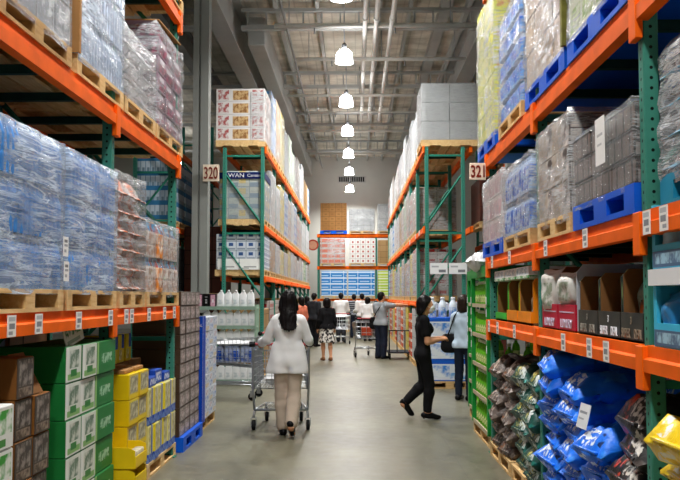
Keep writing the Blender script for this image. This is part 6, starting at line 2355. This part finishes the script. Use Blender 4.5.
def gx(px, Y):
    return at_y(px, VPY, Y).x


# woman in white pushing a trolley
Yw = 10.4
person('person with long black hair in a white shirt and beige trousers pushing a shopping trolley', (gx(288.5, Yw), Yw, 0), 0.0, 1.66,
       dict(sl=(-.155, 0, 1.315), sr=(.155, 0, 1.315), el=(-.25, .05, 1.10), wl=(-.34, .30, 1.045), er=(.225, .05, 1.10), wr=(.225, .30, 1.045), fl=(0.1, 1, -.2), fr=(-.1, 1, -.2), curl=1.1,
            hl=(-.08, 0, .85), hr=(.08, 0, .85), kl=(-.075, .05, .46), al=(-.06, .06, .085), tl=(-.075, .20, .03), kr=(.07, .0, .46), ar=(.05, -.22, .16), tr=(.055, -.1, .045), tip=True),
       {'shirt': dict(kind='top', mat=WHITE_S, hem=.715, flare=.012, sleeve='long', r=.020, arm_r=.011, fold=.008), 'trousers': dict(kind='trousers', mat=BEIGE, r=.006, wide=.030, to=.93, fold=.008), 'shoes': dict(kind='shoes', mat=BLACK_SH)},
       vox=.0085, hair='long', seed=4)
# woman in black walking across
Yb = 11.85
person('person in black with bobbed hair and a white face mask walking across the aisle', (gx(422.5, Yb), Yb, 0), -PI / 2 + 0.12, 1.61,
       dict(el=(-.19, .04, 1.04), wl=(-.1, .235, 1.08), er=(.19, .03, 1.04), wr=(.1, .22, 1.07), fl=(.5, 1, .1), fr=(-.5, 1, .1), curl=.9, look=(.12, 1, -.06),
            hl=(-.08, 0, .85), hr=(.08, 0, .85), kr=(.075, .075, .47), ar=(.075, .04, .10), tr=(.08, .17, .035), kl=(-.07, .03, .47), al=(-.065, -.235, .22), tl=(-.065, -.155, .075), tip=True, head=(0, .045, 1.53)),
       {'shirt': dict(kind='top', mat=BLACK_C, hem=.84, sleeve='short', r=.014, fold=.005), 'trousers': dict(kind='trousers', mat=BLACK_C, r=.010, wide=.006, fold=.003, to=.93), 'shoes': dict(kind='shoes', mat=BLACK_SH, heel=True)},
       vox=.0085, hair='bob', mask=True, seed=7)
# woman in pale blue behind the bottle display
Yc = 14.0
rp, G_, s_ = person('person in a pale blue shirt beside the green bottle display, carrying a black bag', (gx(463.5, Yc), Yc, 0), -0.5, 1.62,
       dict(el=(-.2, .05, 1.08), wl=(-.18, .2, .95), wr=(.16, .25, 1.0)),
       {'shirt': dict(kind='top', mat=LBLUE, hem=.82, sleeve='long', r=.018, fold=.008), 'trousers': dict(kind='trousers', mat=NAVYT, r=.008, wide=.004), 'shoes': dict(kind='shoes', mat=BLACK_SH)},
       vox=.011, hair='bob', hairmat=HAIRD, seed=9)


def shoulder_bag(label, loc, rz, a, b, size, mat):
    """small bag hanging on a strap that runs from a to the bag at b"""
    t = thing('shoulder_bag', label, 'bag', loc, rz)
    w, d, h = size
    x, y, z = b
    link('bag_body', net_mesh('bag_body', [((x - w / 3, y, z + h / 2), (x + w / 3, y, z + h / 2), d, d, (1, .5, 1)), ((x - w / 3, y, z - h / 4), (x + w / 3, y, z - h / 4), d * 1.15, d * 1.15, (1, .5, 1))], .012, mat, k=.03), t)
    mb = MB()
    mb.tube([(x - w / 3, y, z + h / 2)] + list(a) + [(x + w / 3, y, z + h / 2)], .011, 6)
    mb.obj('strap', mat, t)
    return t


shoulder_bag('small black bag hanging at the side of the person in pale blue', (gx(463.5, Yc), Yc, 0), -0.5, [(-.19, -.09, 1.1), (-.12, -.09, 1.3), (-.09, .0, 1.385), (-.13, .11, 1.25), (-.2, .09, 1.0)], (-.24, -.02, .86), (.14, .085, .16), BLACK_C)
# people farther down the aisle
Yd = 22.6
person('person in a black top and black and white patterned skirt seen from behind', (gx(327, Yd), Yd, 0), 0.25, 1.57,
       dict(kl=(-.09, .06, .46), al=(-.09, .04, .085), tl=(-.1, .18, .03), kr=(.085, 0, .46), ar=(.085, -.08, .085), tr=(.09, .06, .03), wl=(-.22, .12, .85), wr=(.22, .1, .85)),
       {'top': dict(kind='top', mat=BLACK_C, hem=.83, sleeve='long', r=.025, fold=.008), 'skirt': dict(kind='skirt', mat=FLOR, hem=.47, r=.02), 'shoes': dict(kind='shoes', mat=plain('shoe_tan', '#7a5236', 0.5))}, vox=.016, hair='bob', seed=11)
Ye = 23.3
xm = gx(381, Ye)
person('person in a grey shirt and dark trousers pointing towards the racks', (xm, Ye, 0), -0.75, 1.72,
       dict(er=(.34, .22, 1.34), wr=(.47, .44, 1.33), fr=(.5, .8, 0), el=(-.2, .05, 1.08), wl=(-.17, .2, .92), curl=.3, look=(.25, 1, 0)),
       {'shirt': dict(kind='top', mat=GREY_S, hem=.83, sleeve='short', r=.024, fold=.004), 'trousers': dict(kind='trousers', mat=NAVYT, r=.012, wide=.012), 'shoes': dict(kind='shoes', mat=BLACK_SH)}, vox=.014, female=False, seed=12)
shoulder_bag('dark crossbody bag on the back of the person in grey', (xm, Ye, 0), -0.75, [(-.02, -.15, 1.22), (.11, -.04, 1.46), (.1, .08, 1.42), (-.03, .17, 1.2), (-.24, .08, 1.0)], (-.26, 0, .9), (.16, .085, .18), BLACK_C)
for (px, Y, rz, H, tm, lm, fem, hr, lb, J) in (
        (341, 32.0, 0.1, 1.74, WHITE_S, DGREY, False, 'short', 'person in a white shirt with dark trousers behind a trolley, before the blue cases', dict(wl=(-.2, .3, 1.0), wr=(.2, .3, 1.0), el=(-.23, .08, 1.07), er=(.23, .08, 1.07))),
        (362, 34.0, 0.3, 1.72, WHITE_S, BLACK_C, False, 'short', 'person in a loose white shirt, the farther of the white shirted pair', dict(wl=(-.2, .25, 1.0))),
        (367.5, 32.6, -0.3, 1.6, WHITE_S, DGREY, True, 'bob', 'shorter person in white standing beside the trolley with the red box', dict()),
        (354, 35.2, 0.2, 1.7, STRP, NAVYT, False, 'short', 'person in a dark striped shirt between the white shirted people', dict()),
        (376, 33.5, 0.6, 1.45, REDS, DGREY, True, 'bob', 'short person in a red shirt glimpsed beside the person in grey', dict()),
        (314, 29.0, -0.6, 1.72, DGREY, BLACK_C, False, 'short', 'person in dark clothes reaching to the shelves under the 320 rack', dict(wl=(-.42, .3, 1.25), el=(-.33, .12, 1.2))),
        (307, 31.5, 0.5, 1.62, BLACK_C, DGREY, True, 'bob', 'person in black behind the one reaching to the shelves', dict()),
        (301.5, 25.5, 0.9, 1.6, plain('shirt_coral', '#c8735a', 0.8), DGREY, True, 'bob', 'person in coral beside the shelves beyond the white shirted shopper', dict())):
    person(lb, (gx(px, Y), Y, 0), rz, H, J, {'shirt': dict(kind='top', mat=tm, hem=.83, sleeve='long', r=.024, fold=.004), 'trousers': dict(kind='trousers', mat=lm, r=.012, wide=.01), 'shoes': dict(kind='shoes', mat=BLACK_SH)}, vox=.018, female=fem, hair=hr, seed=int(px))

# ------------------------------------------------------------------ shopping trolleys
HANDR = plain('trolley_handle_red', '#b3555a', 0.4)


def lattice(mb, p00, p10, p01, p11, nu, nv, r=.0035, n=4):
    p00, p10, p01, p11 = [Vector(p) for p in (p00, p10, p01, p11)]
    for i in range(nu + 1):
        u = i / nu
        mb.tube([p00.lerp(p10, u), p01.lerp(p11, u)], r, n, caps=False)
    for j in range(nv + 1):
        v = j / nv
        mb.tube([p00.lerp(p01, v), p10.lerp(p11, v)], r * (1.6 if j in (0, nv) else 1), n, caps=False)


_cart = {}


def cart_parts(fine):
    if fine in _cart:
        return _cart[fine]
    k = 1 if fine else 0.5
    r = .0036 if fine else .006
    P = []
    b = [(-.27, .06, .5), (.27, .06, .5), (-.22, .86, .56), (.22, .86, .56)]
    tp = [(-.29, .04, .96), (.29, .04, .96), (-.25, .93, .90), (.25, .93, .90)]
    for nm, q, nu, nv in (('left', (b[0], b[2], tp[0], tp[2]), 14, 6), ('right', (b[1], b[3], tp[1], tp[3]), 14, 6), ('front', (b[2], b[3], tp[2], tp[3]), 8, 6), ('rear', (b[0], b[1], tp[0], tp[1]), 9, 6), ('bottom', (b[0], b[1], b[2], b[3]), 9, 10)):
        mb = MB()
        lattice(mb, *q, max(3, int(nu * k)), max(3, int(nv * k)), r)
        P.append(('basket_lattice', mb.mesh('basket_lattice', STEEL), ()))
    mb = MB()
    lattice(mb, (-.26, .12, .24), (.26, .12, .24), (-.19, .84, .24), (.19, .84, .24), max(3, int(8 * k)), max(2, int(5 * k)), r)
    P.append(('lower_lattice', mb.mesh('lower_lattice', STEEL), ()))
    for sx in (-1, 1):
        mb = MB()
        mb.tube([(sx * .19, .88, .15), (sx * .2, .84, .24), (sx * .27, .13, .24), (sx * .28, .08, .15)], .013, 8)
        P.append(('base_rail', mb.mesh('base_rail', STEEL), ()))
        mb = MB()
        mb.tube([(sx * .275, .11, .24), (sx * .285, .07, .5), (sx * .29, .03, .96), (sx * .29, -.02, 1.03)], .013, 8)
        P.append(('upright_tube', mb.mesh('upright_tube', STEEL), ()))
        mb = MB()
        mb.lathe([(.034, -.03), (.034, .03)], 12)
        P.append(('handle_end', mb.mesh('handle_end', BLACKP), ((sx * .29, -.025, 1.035), (0, PI / 2, 0))))
    mb = MB()
    mb.tube([(-.3, -.025, 1.035), (.3, -.025, 1.035)], .017, 10)
    P.append(('handle', mb.mesh('handle', HANDR), ()))
    mb = MB()
    mb.tube([(-.27, .1, .24), (.27, .1, .24)], .013, 8)
    P.append(('cross_tube', mb.mesh('cross_tube', STEEL), ()))
    mb = MB()
    mb.lathe([(.02, -.02), (.056, -.018), (.062, -.01), (.062, .01), (.056, .018), (.02, .02)], 16)
    wh = mb.mesh('wheel', DARKRUB)
    mb = MB()
    mb.box(-.03, -.024, -.03, .03, -.01, .085)
    mb.box(.024, .03, -.03, .03, -.01, .085)
    mb.box(-.03, .03, -.03, .03, .083, .09)
    ck = mb.mesh('caster_fork', STEEL)
    _cart[fine] = (P, wh, ck)
    return _cart[fine]


def trolley(label, x, y, rz, fine=True):
    t = thing('shopping_trolley', label, 'shopping trolley', (x, y, 0), rz, None)
    P, wh, ck = cart_parts(fine)
    for nm, me, pl in P:
        link(nm, me, t, *(pl if pl else ()))
    for cx_, cy_ in ((-.28, .1), (.28, .1), (-.19, .88), (.19, .88)):
        c_ = link('caster_fork', ck, t, (cx_, cy_, .062))
        link('wheel', wh, c_, (0, 0, 0), (0, PI / 2, 0))
    return t


trolley('steel shopping trolley held by the person in the white shirt', gx(281, 10.75) + .0, 10.74, 0.03).scale = (1.17, 1, 1)
x2 = gx(262, 14.1)
trolley('steel shopping trolley loaded with bottled water, standing across the aisle edge', x2, 14.15, PI / 2 - 0.08)
PWAT = art('purple_blue_pack', '#8f9ab8', [(0, 0.1, 1, 0.6, '#5a6fae', '#aab4cc', 10), (0.55, 0.2, 0.9, 0.7, '#2f55b0')], 0.25)
wm = scallop_mesh('water_pack', .25, .34, .26, 4, 5, [PWAT])
for i in range(3):
    o = link('water_pack', wm, None, (x2 - .2 - .26 * i, 14.0 + .01 * i, .575), (0, 0, 0))
    tag(o, 'film bound pack of bluish bottles lying in the trolley across the aisle edge, %s along' % ORD[i], 'bottle pack', 'water packs in the trolley')
o = link('film_sheet', bag_mesh('film_sheet', .7, .4, .06, 270, [BAGW], sag=.05, wr=.02), None, (x2 - .46, 14.0, .84))
tag(o, 'white film lying over the water packs in the trolley', 'plastic film')
for i, (dx, dy, z) in enumerate(((-.1, .3, .535), (.08, .55, .555))):
    o = link('white_parcel', bag_mesh('white_parcel', .3, .36, .16, 280 + i, [BAGW], sag=.1), None, (gx(281, 10.75) + dx + .02, 10.74 + dy, z))
    tag(o, 'white parcel in the trolley held by the white shirted person, %s' % ('nearer the handle' if i == 0 else 'farther in'), 'parcel')
trolley('steel shopping trolley in front of the person before the blue cases', gx(342, 31.0), 30.4, 0.1, False)
trolley('steel shopping trolley carrying a red box near the person in grey', gx(366.5, 23.9), 23.7, 0.15, False)
o = link('red_box', case_mesh('red_box', .3, .3, .22, [plain('box_red', '#a8442c', 0.5)]), None, (gx(366.5, 24.1), 24.05, .565))
tag(o, 'brick red box riding in the trolley near the person in grey', 'box')
# dark platform trolley
t = thing('platform_trolley', 'dark flat platform trolley beside the person in grey', 'trolley', (gx(400, 23.3), 23.2, 0), 0)
mb = MB()
mb.box(-.34, .34, -.3, .7, .16, .2, 0, .008)
mb.obj('platform', DGREY, t)
mb = MB()
mb.tube([(-.3, -.28, .2), (-.3, -.28, .74), (.3, -.28, .74), (.3, -.28, .2)], .02, 8)
mb.obj('push_bar', BLACKP, t)
for x_ in (-.1, .1):
    mb = MB()
    mb.tube([(x_, -.28, .2), (x_, -.28, .74)], .014, 6)
    mb.obj('bar_upright', BLACKP, t)
mb = MB()
mb.lathe([(.03, -.02), (.075, -.02), (.075, .02), (.03, .02)], 14)
wh = mb.mesh('wheel', DARKRUB)
for x_, y_ in ((-.28, -.22), (.28, -.22), (-.28, .6), (.28, .6)):
    link('wheel', wh, t, (x_, y_, .076), (0, PI / 2, 0))
vs_ = scene.view_settings
vs_.view_transform = 'Standard'
vs_.look = 'None'
vs_.gamma = 1.0
vs_.exposure = EXPOSURE
scene.cycles.max_bounces = 10
scene.cycles.transparent_max_bounces = 16
scene.cycles.use_denoising = True
scene.cycles.sample_clamp_indirect = 8.0
